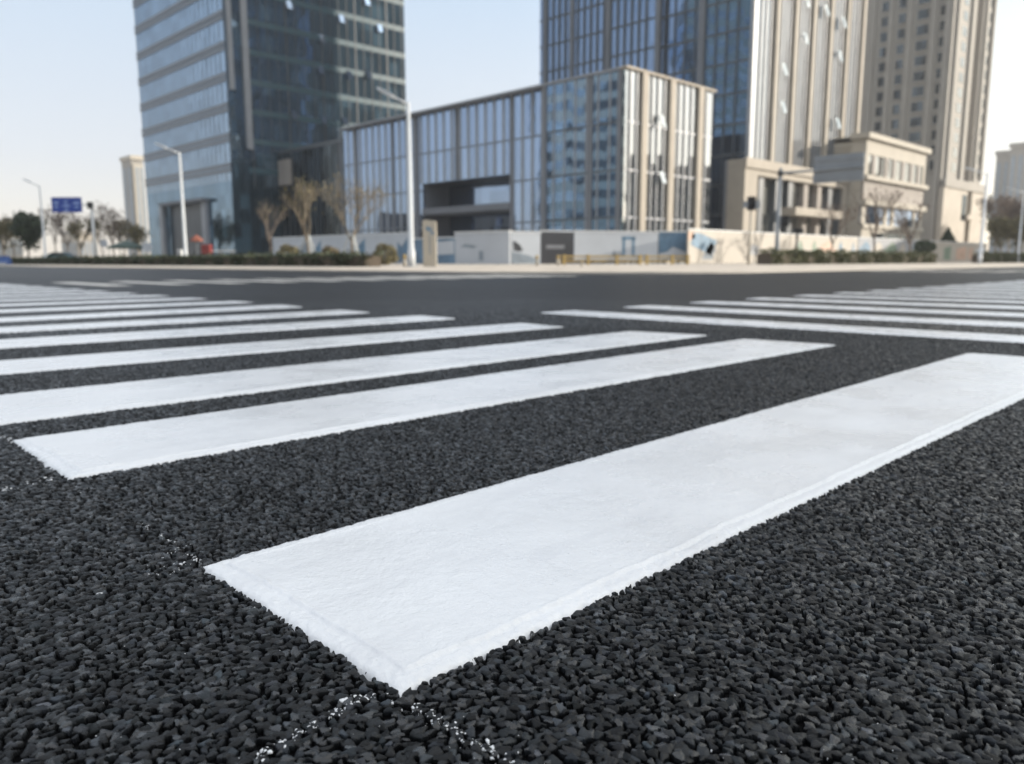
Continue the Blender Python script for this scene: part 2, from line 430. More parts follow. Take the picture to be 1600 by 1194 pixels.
CELL = 0.0079
def stones(X, Y):
    """height and stone number of the chippings at ground points"""
    ca, sa = math.cos(0.43), math.sin(0.43)
    x = X*ca - Y*sa; y = X*sa + Y*ca
    x = x + (vnoise(x, y, 0.03, 11) - .5) * 0.008; y = y + (vnoise(x, y, 0.03, 12) - .5) * 0.008
    gx = np.floor(x / CELL).astype(np.int64); gy = np.floor(y / CELL).astype(np.int64)
    best = np.full(x.shape, -0.0068); idn = np.zeros(x.shape)
    for ox in (-1, 0, 1):
        for oy in (-1, 0, 1):
            cx = gx + ox; cy = gy + oy
            px = (cx + .5 + .85*(hsh(cx, cy, 1) - .5)) * CELL; py = (cy + .5 + .85*(hsh(cx, cy, 2) - .5)) * CELL
            a = CELL * (.54 + .42*hsh(cx, cy, 3)); b = a * (.50 + .40*hsh(cx, cy, 4))
            th = math.pi * hsh(cx, cy, 5); c, s = np.cos(th), np.sin(th)
            dx = x - px; dy = y - py
            u = (dx*c + dy*s) / a; v = (-dx*s + dy*c) / b
            k1 = 6.283*hsh(cx, cy, 13)
            # angular chipping: an irregular convex outline cut by three straight sides, flat tilted top
            e = np.abs(u)**2.4 + np.abs(v)**2.4
            for q in (0.0, 2.2, 4.1):
                e = np.maximum(e, (u*np.cos(k1+q) + v*np.sin(k1+q))*1.28)
            base = -0.0047 + 0.0015*hsh(cx, cy, 6)
            H = 0.0024 + 0.0007*hsh(cx, cy, 7)
            z = base + H*np.power(np.clip(1-e, 0, 1), .30) + dx*(hsh(cx, cy, 8)-.5)*.46 + dy*(hsh(cx, cy, 9)-.5)*.46
            z = np.where(e < 1, z, -1.0)
            up = z > best
            best = np.where(up, z, best); idn = np.where(up, hsh(cx, cy, 10) + 1e-4, idn)
    return best, idn

def sstep(a, b, x):
    t = np.clip((x-a)/(b-a), 0, 1); return t*t*(3-2*t)

def build_road():
    rad = [0.0008, 0.12, 0.24, 0.33, 0.39]
    r = 0.42
    while r < 4.6:
        rad.append(r); r += min(0.0048, 0.0028*r*r)
    st = 0.006
    while r < 3500:
        rad.append(r); st = min(st*1.06, r*0.05); r += st
    rad = np.array(rad)
    half = R(58); nf = 1420
    an = np.concatenate([np.linspace(-half, half, nf), np.linspace(half, 2*math.pi-half, 72)[1:-1]])
    RR, AA = np.meshgrid(rad, an + YAW, indexing='ij')
    X = RR*np.cos(AA); Y = RR*np.sin(AA)
    Z = np.zeros_like(X); shade = np.zeros(X.shape + (3,)); shade[...] = (0.0122, 0.0136, 0.0156)
    gloss = np.full(X.shape, 0.30)
    k = int(np.searchsorted(rad, 8.0))
    z, idn = stones(X[:k], Y[:k])
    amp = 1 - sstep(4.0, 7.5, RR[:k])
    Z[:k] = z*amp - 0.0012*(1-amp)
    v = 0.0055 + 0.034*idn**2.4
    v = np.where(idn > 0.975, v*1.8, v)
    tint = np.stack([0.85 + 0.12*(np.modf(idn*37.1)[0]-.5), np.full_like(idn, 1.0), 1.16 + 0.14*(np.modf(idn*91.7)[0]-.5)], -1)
    gap_shade = sstep(-0.0046, -0.0020, z)
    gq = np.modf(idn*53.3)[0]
    gloss[:k] = np.where(gq > .80, 1.15, .18 + .5*gq)*gap_shade*amp + .35*(1-amp)
    cs = (v*(0.08 + 0.92*gap_shade))[..., None]*tint  # crevice shade between chippings is put into the colour as well
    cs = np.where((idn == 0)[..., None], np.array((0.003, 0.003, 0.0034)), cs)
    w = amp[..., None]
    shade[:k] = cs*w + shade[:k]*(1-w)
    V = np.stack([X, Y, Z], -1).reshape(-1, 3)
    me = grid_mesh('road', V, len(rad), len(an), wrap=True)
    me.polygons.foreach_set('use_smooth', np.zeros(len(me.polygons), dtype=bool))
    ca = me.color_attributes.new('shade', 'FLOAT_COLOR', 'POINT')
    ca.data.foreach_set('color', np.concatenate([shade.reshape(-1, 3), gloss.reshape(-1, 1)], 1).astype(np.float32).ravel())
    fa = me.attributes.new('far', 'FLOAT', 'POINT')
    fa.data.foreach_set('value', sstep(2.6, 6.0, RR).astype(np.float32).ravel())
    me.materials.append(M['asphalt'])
    o = bpy.data.objects.new('road', me); col.objects.link(o)
    tag(o, kind='structure')
build_road()

# ------------------------------------------------------------------ thick white thermoplastic stripes
def stripe(pl, pr, ql, qr, step, fine, seed, mat='paint'):
    """pl-pr is the edge nearer the viewer, ql-qr the farther one"""
    pl, pr, ql, qr = (np.array((p[0], p[1])) for p in (pl, pr, ql, qr))
    L = np.linalg.norm(pr-pl); W = np.linalg.norm(ql-pl); ex = 0.012
    us = []; u = -ex
    while u < L + ex:
        us.append(u)
        q = pl + (pr-pl)*(u/L); d = math.hypot(*q)
        u += max(step, step*d*0.85) if fine else step
    us = np.array(us + [L+ex]); vs = np.linspace(-ex, W+ex, int((W+2*ex)/(min(step, .0045) if fine else .011))+1)
    U, Vv = np.meshgrid(us, vs, indexing='ij')
    s = U/L; t = Vv/W
    P = (pl*(1-s[..., None]) + pr*s[..., None])*(1-t[..., None]) + (ql*(1-s[..., None]) + qr*s[..., None])*t[..., None]
    x, y = P[..., 0], P[..., 1]
    d = np.minimum(np.minimum(U, L-U), np.minimum(Vv, W-Vv))
    d = d + (vnoise(x, y, .012, seed)-.5)*.0035 + (vnoise(x, y, .05, seed+1)-.5)*.003 + (vnoise(x, y, .005, seed+2)-.5)*.0012
    if fine:
        h, _ = stones(x, y)
        lump = (vnoise(x, y, .006, seed+3)-.5) + .6*(vnoise(x, y, .0028, seed+6)-.5)
        near = np.clip(1.25 - U/.7, .28, 1)
        lip = 0.024 + (vnoise(x, y, .11, seed+4)-.5)*.012*near + (vnoise(x, y, .02, seed+14)-.5)*.004*near
        z = np.interp(d, [-.02, -.002, .002, .007, .014], [-.012, -.007, .0002, .0022, .0030])
        z = z + 0.25*np.clip(h, -.004, .002)*(1-sstep(.004, .03, d)) + near*lump*.0014*sstep(-.002, .006, d)*(1-sstep(.02, .034, d))
        rise = sstep(-.003, .003, d-lip)
        z = z + rise*.0021 + np.exp(-((d-lip-.003)/.0026)**2)*.0011*(0.3+vnoise(x, y, .025, seed+5)) - np.exp(-((d-lip+.0035)/.0022)**2)*.0014*sstep(.25, .7, vnoise(x, y, .07, seed+15))
        scr = np.exp(-((np.abs(vnoise(x*.35, y*2.2, .05, seed+9)-.5))/.012)**2)*sstep(.55, .8, vnoise(x, y, .22, seed+10))
        z = z - scr*.0007 + (vnoise(x, y, .016, seed+7)-.5)*.0007 + (vnoise(x, y, .0065, seed+12)-.5)*.00035 + (vnoise(x, y, .10, seed+8)-.5)*.0008 + 0.05*np.clip(h, -.004, .001)
    else:
        z = np.interp(d, [-.012, -.001, .003, .012, .03], [-.008, -.006, .0, .0030, .0042]) + (vnoise(x, y, .04, seed)-.5)*.0006
    V = np.stack([x, y, z], -1).reshape(-1, 3)
    me = grid_mesh('crosswalk_stripe', V, len(us), len(vs))
    if np.cross(pr-pl, ql-pl) < 0: me.flip_normals()
    me.materials.append(M[mat])
    o = bpy.data.objects.new('crosswalk_stripe', me); col.objects.link(o)
    return o

H0 = CAM_H
XL = 1.026*H0
ORD = ['nearest', 'second', 'third', 'fourth', 'fifth', 'sixth', 'seventh', 'eighth', 'ninth', 'tenth', 'eleventh', 'twelfth', 'thirteenth', 'fourteenth', 'fifteenth', 'sixteenth', 'seventeenth', 'eighteenth', 'nineteenth', 'twentieth', 'twenty-first', 'twenty-second', 'twenty-third', 'twenty-fourth', 'twenty-fifth', 'twenty-sixth']
def yline(a, b):
    A, B = onZ(*a), onZ(*b); k = (B.y-A.y)/(B.x-A.x)
    return lambda X: A.y + k*(X-A.x)
LEFT = [  # far edge (2 pixels), near edge (2 pixels), left corners known, right corner pixels far / near
    ((313,885),(1510,552),(625,1083),(1600,622), True, True),
    ((18,688),(1160,530),(105,748),(1308,539), True, True),
    ((0,618),(985,518),(0,663),(1107,524), False, True),
    ((0,564),(815,505),(0,585),(882,511), False, False),
    ((0,531),(660,493),(0,544.5),(714,498), False, False),
    ((0,512),(534,484.5),(0,520),(580,488.5), False, False),
    ((0,497),(441,476),(0,503),(475.5,480), False, False),
]
n = 0
LEFT_LABEL = ['broad white paint stripe nearest the viewer with thick lumpy raised edges',
              'white paint stripe just beyond the nearest broad one, its rough left end in view',
              'white paint stripe close behind the second one with a thin dark gap between']
for fa_, fb, na, nb, lc, fine in LEFT:
    yf, yn = yline(fa_, fb), yline(na, nb)
    xlf, xln = (onZ(*fa_).x, onZ(*na).x) if lc else (XL, XL)
    xrf = onZ(*fb).x; xrn = xrf if n == 0 else onZ(*nb).x
    o = stripe((xln, yn(xln)), (xrn, yn(xrn)), (xlf, yf(xlf)), (xrf, yf(xrf)), (0.0024, 0.004, 0.006, .02, .02, .02, .02)[n], fine, 100+20*n)
    tag(o, LEFT_LABEL[n] if n < 3 else 'white paint stripe in the left crosswalk, %s counting from the nearest broad one' % ORD[n], 'road marking', 'stripes of the crosswalk running off to the left')
    n += 1
yb = 18.46*H0
while yb < 16.4:
    o = stripe((XL, yb), (9.22*H0, yb), (XL, yb+.385), (9.22*H0, yb+.385), .04, False, 100+20*n)
    tag(o, 'white paint stripe in the left crosswalk, %s counting from the nearest broad one' % ORD[n], 'road marking', 'stripes of the crosswalk running off to the left')
    n += 1; yb += 1.0
xb = 11.27*H0; n = 0
while xb < 27:
    o = stripe((xb, 10.67*H0), (xb, .80), (xb+.39, 10.67*H0), (xb+.39, .80), .03 if n < 4 else .06, False, 600+20*n)
    tag(o, 'white paint stripe in the right crosswalk, %s from the broad foreground stripe' % ORD[n].replace('nearest', 'first'), 'road marking', 'stripes of the crosswalk running off to the right')
    n += 1; xb += 1.012
xb = 4.3; n = 0
while xb < 16.0:
    o = stripe((xb, 16.9), (xb, 13.6), (xb+.42, 16.9), (xb+.42, 13.6), .12, False, 1200+20*n, 'worn_paint')
    tag(o, 'pale stripe of the far crosswalk before the hedge, %s from the left' % ORD[n].replace('nearest', 'first'), 'road marking', 'stripes of the far crosswalk before the hedge')
    n += 1; xb += 1.02
yb = 4.6; n = 0
while yb < 12.6:
    o = stripe((31, yb), (34.4, yb), (31, yb+.42), (34.4, yb+.42), .12, False, 1700+20*n, 'worn_paint')
    tag(o, 'pale stripe of the far right crosswalk, %s from the right kerb' % ORD[n].replace('nearest', 'first'), 'road marking', 'stripes of the far right crosswalk')
    n += 1; yb += 1.02

# flecks of spilt paint and the dotted setting-out lines, sitting on the chippings
def flecks():
    pts = []
    def line(a, b, n, spread, s0, s1):
        A, B = onZ(*a), onZ(*b); d = (B-A).normalized(); nrm = Vector((-d.y, d.x, 0))
        for _ in range(n):
            t = random.random(); p = A.lerp(B, t) + nrm*random.gauss(0, spread)
            pts.append((p.x, p.y, random.uniform(s0, s1)*random.choice((.5, .6, .75, .95))))
    line((222,815),(318,880), 60, .003, .0012, .0032)
    line((225,893),(316,872), 44, .012, .0010, .0034)
    line((245,870),(312,842), 10, .006, .0010, .0026)
    line((400,1180),(575,1082), 85, .0038, .0013, .0038)
    line((640,1095),(800,1190), 95, .0045, .0013, .0036)
    line((545,1090),(625,1086), 16, .005, .0016, .0036)
    line((0,678),(24,690), 30, .006, .0022, .0060)
    line((40,752),(85,744), 20, .012, .0024, .0065)
    line((0,765),(20,760), 14, .008, .0016, .0045)
    line((120,768),(145,762), 4, .008, .0014, .004)
    pts.append((*onZ(537,1089)[:2], .0056)); pts.append((*onZ(155,925)[:2], .0042))
    for _ in range(150):
        p = onZ(random.uniform(0, 1600), 1194 - 620*random.random()**1.6)
        pts.append((p.x, p.y, random.uniform(.0005, .0013)))
    xs = np.array([p[0] for p in pts]); ys = np.array([p[1] for p in pts])
    h, idn = stones(xs, ys)
    m = MB()
    for (x, y, s), z in zip(pts, h):
        a = random.uniform(0, math.pi); k = random.uniform(.35, .9); b = len(m.v); nn = 9
        for ring, (q, dz) in enumerate(((1.0, -.0016), (.85, -.0002), (.4, .0001))):
            for i in range(nn):
                th = 2*math.pi*i/nn; rr = s*q*random.uniform(.55, 1.25)
                ux, uy = rr*math.cos(th), rr*k*math.sin(th)
                m.v.append((x+ux*math.cos(a)-uy*math.sin(a), y+ux*math.sin(a)+uy*math.cos(a), z+dz))
        for ring in range(2):
            for i in range(nn):
                i2 = (i+1) % nn; m.f.append((b+ring*nn+i, b+ring*nn+i2, b+(ring+1)*nn+i2, b+(ring+1)*nn+i))
        m.f.append(tuple(b+2*nn+i for i in range(nn)))
    o = m.build('paint_flecks', M['paint'], smooth=True)
    tag(o, 'small white flecks of spilt road paint scattered on the dark asphalt', 'paint flecks', kind='stuff')
flecks()

# ------------------------------------------------------------------ pavement of the corner across the junction
def corner_path(X, Y, r, n=24):
    p = [(X, 700.0), (X, Y+r)]
    for i in range(1, n):
        a = math.pi + (math.pi/2)*i/n; p.append((X+r+r*math.cos(a), Y+r+r*math.sin(a)))
    return p + [(X+r, Y), (700.0, Y)]
o1 = corner_path(17, 13, 7); i1 = corner_path(17.2, 13.2, 6.8); r1 = corner_path(20.4, 16.4, 3.6)
m = MB(); n_ = len(i1)
m.v = [(x, y, .05) for x, y in i1] + [(x, y, .15) for x, y in r1] + [(700, 700, .15)]
m.f = [(k, k+1, n_+k+1, n_+k) for k in range(n_-1)] + [tuple([n_+k for k in range(n_)] + [2*n_])]
tag(m.build('pavement', M['pave']), kind='structure')
m = MB()
for k in range(len(o1)-1):
    a, b, c, d = o1[k], o1[k+1], i1[k+1], i1[k]
    m.prism([a, b, c, d], -.05, .056)
tag(m.build('kerb', M['kerb']), kind='structure')

# ------------------------------------------------------------------ buildings
def between(a, b, t): return a + (b-a)*t

def awning(x, y, z, w, h, m, par):            # a top-hung window pushed open
    q = MB(); o_ = .42
    for dy in (0, -.05):
        q.v += [(x-w, y+dy, z+h), (x+w, y+dy, z+h), (x+w, y-o_+dy, z-h), (x-w, y-o_+dy, z-h)]
    q.f = [(3,2,1,0), (4,5,6,7), (0,1,5,4), (1,2,6,5), (2,3,7,6), (3,0,4,7)]
    return q.build('open_window', m, par)

# --- left office tower
C = at(360, 250, 115); TX, TY = C.x, C.y
TY1 = onX(222, 200, TX).y; TX1 = onY(632, 60, TY).x
TH = 66.0; FL = 4.1
lt = empty('glass_tower', (TX, TY, .15))
tag(lt, 'tall glass office tower at left with banded pale side and dark teal side', 'office tower')
MB().box(TX+.35, TX1, TY+.35, TY1, .16, TH).build('wall', M['dark_fin'], lt)
zb = onX(300, 292, TX).z; ze = onX(300, 318, TX).z
ya, yb_ = onX(266, 350, TX).y, onX(322, 350, TX).y      # entrance opening
m = MB(); m.box(TX, TX+.35, TY, TY1, zb, TH)
m.build('glass_facade', M['gl_left'], lt)
m = MB(); m.box(TX, TX+.35, TY, yb_, .16, zb-.01); m.box(TX, TX+.35, ya, TY1, .16, zb-.01); m.box(TX, TX+.35, yb_, ya, ze, zb-.01)
m.build('base_glazing', M['gl_teal'], lt)
MB().box(TX+.352, TX+.40, yb_, ya, .16, ze).build('entrance_shade', M['dark_metal'], lt)  # dark sheet in place of a deep entrance's shade
for q in (257, 324):
    y = onX(q, 350, TX).y; MB().box(TX-.55, TX-.003, y-.7, y+.7, .16, ze).build('entrance_column', M['fin'], lt)
MB().box(TX-1.2, TX-.003, yb_-1.5, ya+1.5, ze+.003, ze+.5).build('entrance_canopy', M['grey_stone'], lt)
z = zb + 1.2; fl = 0
while z < TH - 2:
    m = MB(); m.box(TX-.14, TX-.003, TY-.05, TY1, z, z+.55); m.box(TX-.14, TX-.003, TY-.05, TY1, z+.72, z+1.27)
    m.build('spandrel_band', M['band'], lt); z += FL
m = MB(); y = TY + 1.5
while y < TY1-.4:
    m.box(TX-.06, TX-.003, y-.035, y+.035, zb, TH-1); y += 1.5
m.build('mullion_grid', M['band'], lt)
# dark teal side
xs = onY(386, 200, TY).x
m = MB(); m.box(xs, TX1, TY, TY+.35, zb-.8, TH); m.build('side_glazing', M['gl_teal'], lt)
MB().box(TX+.36, xs, TY+.05, TY+.35, zb-.8, TH).build('corner_slot', M['gl_teal'], lt)
MB().box(TX+.35, TX1, TY+.02, TY+.35, .16, zb-.81).build('lower_glazing', M['gl_teal'], lt)
z = zb + 1.2
while z < TH - 2:
    MB().box(xs, TX1, TY-.06, TY-.003, z, z+.8).build('side_band', M['teal_band'], lt); z += FL
m = MB(); x = xs + .75; k = 0
while x < TX1-.2:
    w = .10 if k % 4 == 0 else .04
    m.box(x-w, x+w, TY-.11, TY-.063, zb-.8, TH-1); x += 1.5; k += 1
m.build('side_mullion_grid', M['dark_fin'], lt)
for q0, q1, py in ((358, 365, 140), (385, 394, 233)):
    a = onY(q0, py, TY).x; b = onY(q1, py, TY).x
    MB().box(max(a, TX-.25), b, TY-.45, TY-.115, onY(q0, py, TY).z, TH).build('corner_fin', M['fin'], lt)  # strips stand for sunlit edges, cut short where the sun stops
for q, py in ((450,8),(532,30),(502,62),(500,110),(575,118),(458,180),(505,188),(538,190),(592,45),(572,3),(545,118)):
    p = onY(q, py, TY); awning(p.x, TY-.12, p.z, .42, .6, M['gl_low'], lt)
MB().box(TX-.2, TX1, TY-.5, TY1, TH+.003, TH+1.2).build('parapet', M['band'], lt)

# --- low glass building with the deep opening
C = at(975, 250, 72); LX, LY = C.x, C.y
LZ = onX(975, 104, LX).z
LY1 = onX(531, 250, LX).y; LX1 = onY(1110, 250, LY).x
lb = empty('low_glass_building', (LX, LY, .15))
tag(lb, 'low glass block with stone piers and a deep dark opening in its long side', 'office block')
BX = LX + .7                                             # long side stands back from the corner block
yB = onX(850, 250, LX).y
oy0, oy1 = onX(797, 320, BX).y, onX(661, 320, BX).y
oz1 = onX(797, 272, BX).z
MB().box(BX+7.0, LX1-.3, yB+.4, LY1, .16, LZ-.4).build('wall', M['dark_fin'], lb)
MB().box(LX+.4, LX1-.3, LY+.4, yB+.4-.003, .16, LZ-.4).build('inner_wall', M['dark_fin'], lb)
m = MB(); m.box(BX, BX+.3, yB, oy0, .16, LZ-.2); m.box(BX, BX+.3, oy1, LY1, .16, LZ-.2); m.box(BX, BX+.3, oy0, oy1, oz1, LZ-.2)
m.build('glass_facade', M['gl_low'], lb)
MB().box(LX, LX+.3, LY+.31, yB, .16, LZ-.2).build('corner_glazing', M['gl_low'], lb)
MB().box(LX, LX1, LY, LY+.3, .16, LZ-.2).build('side_glazing', M['gl_side'], lb)
# opening: inner glass wall, soffit, mid slab, cheeks
MB().box(BX+4.0, BX+6.99, oy0, oy1, .16, oz1-.003).build('recess_glazing', M['gl_low'], lb)
MB().box(BX+.31, BX+6.99, oy0-.3, oy1+.3, oz1+.001, oz1+.6).build('soffit', M['dark_fin'], lb)
zs = onX(720, 327, BX).z
MB().box(BX-.15, BX+3.99, oy0+.003, oy1-.003, zs-.35, zs+.35).build('balcony_slab', M['grey_stone'], lb)
MB().box(BX+.31, BX+6.99, oy0-.5, oy0-.003, .16, oz1).build('cheek_wall', M['grey_stone'], lb)
MB().box(BX+.31, BX+6.99, oy1+.003, oy1+.5, .16, oz1).build('cheek_wall', M['grey_stone'], lb)
# heavy piers
for q in (533, 557, 614, 652, 714, 800):
    y = onX(q, 250, BX).y; z0 = oz1+.05 if oy0 < y < oy1 else .16
    MB().box(BX-.11, BX-.003, y-.24, y+.24, z0, LZ-.2).build('pier', M['grey_stone'], lb)
for q in (851, 922, 967):
    y = onX(q, 250, LX).y; MB().box(LX-.10, LX-.003, y-.24, y+.24, .16, LZ-.2).build('pier', M['grey_stone'], lb)
m = MB(); y = LY1 - .9
while y > yB + .5:
    z0 = oz1+.05 if oy0-.2 < y < oy1+.2 else .16
    m.box(BX-.05, BX-.003, y-.17, y+.17, z0, LZ-.22); y -= 1.37
m.build('fins', M['fin'], lb)
m = MB(); y = yB - 1.3
while y > LY + .8:
    m.box(LX-.06, LX-.003, y-.09, y+.09, .16, LZ-.22); y -= 1.35
m.build('corner_fins', M['fin'], lb)
for k in range(1, 4):
    zz = .15 + k*(LZ-.15)/4.1
    MB().box(LX-.07, LX-.061, LY+.3, yB, zz-.09, zz+.09).build('corner_floor_band', M['dark_fin'], lb)
    m = MB()
    for e0_, e1_ in (((yB, LY1),) if zz > oz1 else ((yB, oy0), (oy1, LY1))):
        MB().box(BX-.065, BX-.051, e0_, e1_, zz-.09, zz+.09).build('floor_band', M['band'], lb)
    MB().box(LX+.3, LX1, LY-.05, LY-.003, zz-.10, zz+.10).build('side_floor_band', M['fin'], lb)
for q in (1003, 1046, 1090):
    x = onY(q, 250, LY).x; MB().box(x-.42, x+.42, LY-.3, LY-.003, .16, LZ-.2).build('side_pier', M['beige'], lb)
m = MB()
for q in (982, 992, 1016, 1025, 1035, 1058, 1067, 1077, 1100):
    x = onY(q, 250, LY).x; m.box(x-.06, x+.06, LY-.16, LY-.053, .16, LZ-.22)
m.build('side_fins', M['fin'], lb)
MB().box(LX-.25, LX1+.2, LY-.34, LY+.4, LZ-.19, LZ).build('coping', M['beige'], lb)
MB().box(LX-.25, LX+1.2, LY+.402, LY1, LZ-.19, LZ).build('coping', M['fin'], lb)
for q, py in ((1028, 190), (1028, 278)):
    p = onY(q, py, LY); awning(p.x, LY-.32, p.z, .3, .55, M['gl_pale'], lb)

# --- dark link wing between the two
WX = LX + 2.2
wy1, wy0 = TY-.2, LY1 + .1
WZ = onX(480, 233, WX).z
wg = empty('link_wing', (WX, wy0, .15))
tag(wg, 'low dark glass wing joining the left tower to the low glass block', 'building')
MB().box(WX, WX+9, wy0, wy1, .16, WZ).build('glass_body', M['gl_dark'], wg)
MB().box(WX-.1, WX+9.1, wy0, wy1, WZ+.003, WZ+.5).build('parapet', M['dark_fin'], wg)
y0, y1 = onX(456, 270, WX).y, onX(433, 270, WX).y
MB().box(WX-.3, WX-.003, min(y0, wy1-1), min(y1, wy1), onX(445, 290, WX).z, onX(445, 250, WX).z).build('stone_panel', M['taupe'], wg)
m = MB(); y = wy0 + .7
while y < wy1: m.box(WX-.08, WX-.003, y-.05, y+.05, .16, WZ); y += 1.5
m.build('mullion_grid', M['dark_fin'], wg)

# --- right office tower and its stone podium
C = at(1170, 200, 92.4); RX, RY = C.x, C.y
RH = 78.0; RF = 3.4
RY1 = onX(850, 60, RX).y; RX1 = onY(1344, 100, RY).x
rz = onY(1250, 256, RY).z
rt = empty('ribbed_tower', (RX, RY, .15))
tag(rt, 'tall tower right of centre with blue glass side and sunlit beige ribs', 'office tower')
MB().box(RX+.35, RX1-.01, RY+.35, RY1, .16, RH).build('wall', M['dark_fin'], rt)
ym = onX(1029, 60, RX).y
MB().box(RX-.8, RX+.35, ym, RY1, .16, RH).build('glass_facade', M['gl_right'], rt)
MB().box(RX, RX+.35, RY, ym-.003, .16, RH).build('corner_glazing', M['gl_right'], rt)
MB().box(RX+.35, RX1, RY, RY+.348, .16, RH).build('side_glazing', M['gl_side'], rt)
for q in (852, 894, 950, 1028):
    y = onX(q, 60, RX-.8).y; MB().box(RX-1.0, RX-.803, y-.35, y+.35, .16, RH).build('pier', M['grey_stone'], rt)
for q in (1097,):
    y = onX(q, 60, RX).y; MB().box(RX-.3, RX-.003, y-.4, y+.4, .16, RH).build('pier', M['grey_stone'], rt)
m = MB(); y = RY1 - 1.4
while y > ym + .4: m.box(RX-.98, RX-.803, y-.12, y+.12, .16, RH); y -= 1.1
y = ym - 1.0
while y > RY + .6: m.box(RX-.2, RX-.003, y-.06, y+.06, .16, RH); y -= 1.4
m.build('mullion_grid', M['dark_fin'], rt)
z = rz - 3*RF
while z < RH - 4:
    m = MB(); m.box(RX-.88, RX-.803, ym, RY1, z, z+.25); m.build('floor_band', M['dark_fin'], rt)
    MB().box(RX-.07, RX-.003, RY, ym-.01, z, z+.25).build('corner_floor_band', M['dark_fin'], rt); z += RF
PQ = (1172, 1208, 1237, 1265, 1292, 1318, 1342)
px_ = [onY(q, 100, RY).x for q in PQ]
for i, x in enumerate(px_):
    w = .36 if i else .30
    MB().box(x-w, x+w, RY-.5, RY-.003, rz-2, RH).build('side_pier', M['beige'] if i else M['fin'], rt)
m = MB()
for i in range(len(px_)-1):
    for k in (1, 2, 3, 4):
        x = between(px_[i], px_[i+1], k/5); m.box(x-.08, x+.08, RY-.14, RY-.003, rz-1.5, RH)
m.build('side_fins', M['fin'], rt)
for q, py in ((1253,5),(1284,18),(1311,37),(1251,62),(1305,89),(1218,110),(1216,169),(1302,194)):
    p = onY(q, py, RY); awning(p.x, RY-.46, p.z, .42, .68, M['gl_pale'], rt)
MB().box(RX-1.3, RX1+.1, RY-1.0, RY1+.1, RH+.003, RH+1.5).build('parapet', M['beige'], rt)

PY = RY - 3.2
PX0 = onY(1163, 300, PY).x; PX1 = onY(1331, 300, PY).x
pz = onY(1163, 247, PY).z
pod = empty('stone_podium', (PX0, PY, .15))
tag(pod, 'beige stone podium with tall openings at the foot of the ribbed tower', 'podium building')
o0, o1_ = onY(1183, 300, PY).x, onY(1318, 300, PY).x
oz = onY(1183, 274, PY).z
m = MB(); m.box(PX0, o0, PY, RY-1.1, .16, pz); m.box(o1_, PX1, PY, RY-1.1, .16, pz); m.box(o0, o1_, PY, RY-1.1, oz, pz)
m.build('wall', M['beige'], pod)
MB().box(PX0, RX-1.4, RY-1.097, max(RY-.7, onX(1147, 300, PX0).y), .16, pz).build('end_wall', M['grey_stone'], pod)
MB().box(o0, o1_, PY+1.0, RY-1.1, .16, oz-.003).build('glazing', M['gl_pale'], pod)
for q in (1186, 1212, 1232, 1256, 1277, 1294, 1312):
    x = onY(q, 330, PY+.5).x; MB().box(x-.55, x+.55, PY+.35, PY+.997, .16, oz-.003).build('column', M['taupe'] if q in (1256, 1277) else M['dark_fin'], pod)
c0, c1 = onY(1224, 332, PY).x, onY(1298, 332, PY).x; cz = onY(1224, 331, PY).z
MB().box(c0, c1, PY-1.5, PY+.34, cz-.4, cz+.5).build('canopy', M['beige'], pod)
MB().box(PX0-.2, PX1+.1, PY-.25, PY-.003, pz-.9, pz+.1).build('cornice', M['beige'], pod)

# --- low beige building
BY = PY - 2.0
bx0, bx1 = onY(1351, 280, BY).x, onY(1445, 280, BY).x
def bz(py): return onY(1355, py, BY).z
bb = empty('beige_building', (bx0, BY, .15))
tag(bb, 'low cream building with long window bands right of the stone podium', 'building')
MB().box(bx0, bx1, BY+.4, BY+1.95, .16, bz(209)-.003).build('wall', M['cream'], bb)
MB().box(PX1+.6, bx1, BY+1.953, BY+5, .16, bz(209)-.003).build('rear_wall', M['cream'], bb)
m = MB(); m.box(bx0-.003, bx1+.003, BY, BY+.397, bz(240), bz(216)); m.box(bx0-.003, bx1+.003, BY, BY+.397, .16, bz(352)); m.build('front_wall', M['cream'], bb)
MB().box(bx0-.5, bx1+.5, BY-.5, BY+1.95, bz(216)+.003, bz(207)).build('cornice', M['cream'], bb)
MB().box(PX1+.6, bx1+.5, BY+1.953, BY+5.2, bz(216)+.003, bz(207)).build('cornice', M['cream'], bb)
MB().box(bx0, bx1, BY+.15, BY+.395, bz(274)+.003, bz(240)-.003).build('window_band', M['gl_pale'], bb)
MB().box(bx0, bx1, BY+.05, BY+.395, bz(312)+.003, bz(281)-.003).build('stone_panel', M['taupe'], bb)
MB().box(bx0, bx1, BY+.15, BY+.395, bz(350)+.003, bz(321)-.003).build('window_band', M['gl_low'], bb)
for a, b in ((281, 274), (321, 312)):
    MB().box(bx0-.4, bx1+.4, BY-.5, BY+.396, bz(a), bz(b)).build('ledge', M['cream'], bb)
MB().box(bx0-.2, bx1+.2, BY-.3, BY-.003, bz(357), bz(350)).build('ledge', M['cream'], bb)
for t in (.02, .13, .32, .45, .60, .75, .88, .98):
    x = between(bx0, bx1, t); MB().box(x-.45, x+.45, BY+.02, BY+.147, bz(274)+.01, bz(240)-.01).build('window_pier', M['cream'] if t in (.02, .98) else M['taupe'], bb)
for t in (.02, .36, .48, .86, .98):
    x = between(bx0, bx1, t); MB().box(x-.6, x+.6, BY+.02, BY+.147, bz(350)+.01, bz(321)-.01).build('window_pier', M['cream'], bb)
for t in (.15, .4, .65):
    x = between(bx0, bx1, t); MB().box(x, x+4.5, BY-.03, BY-.003, .3, bz(364)).build('shopfront', M['gl_dark'], bb)

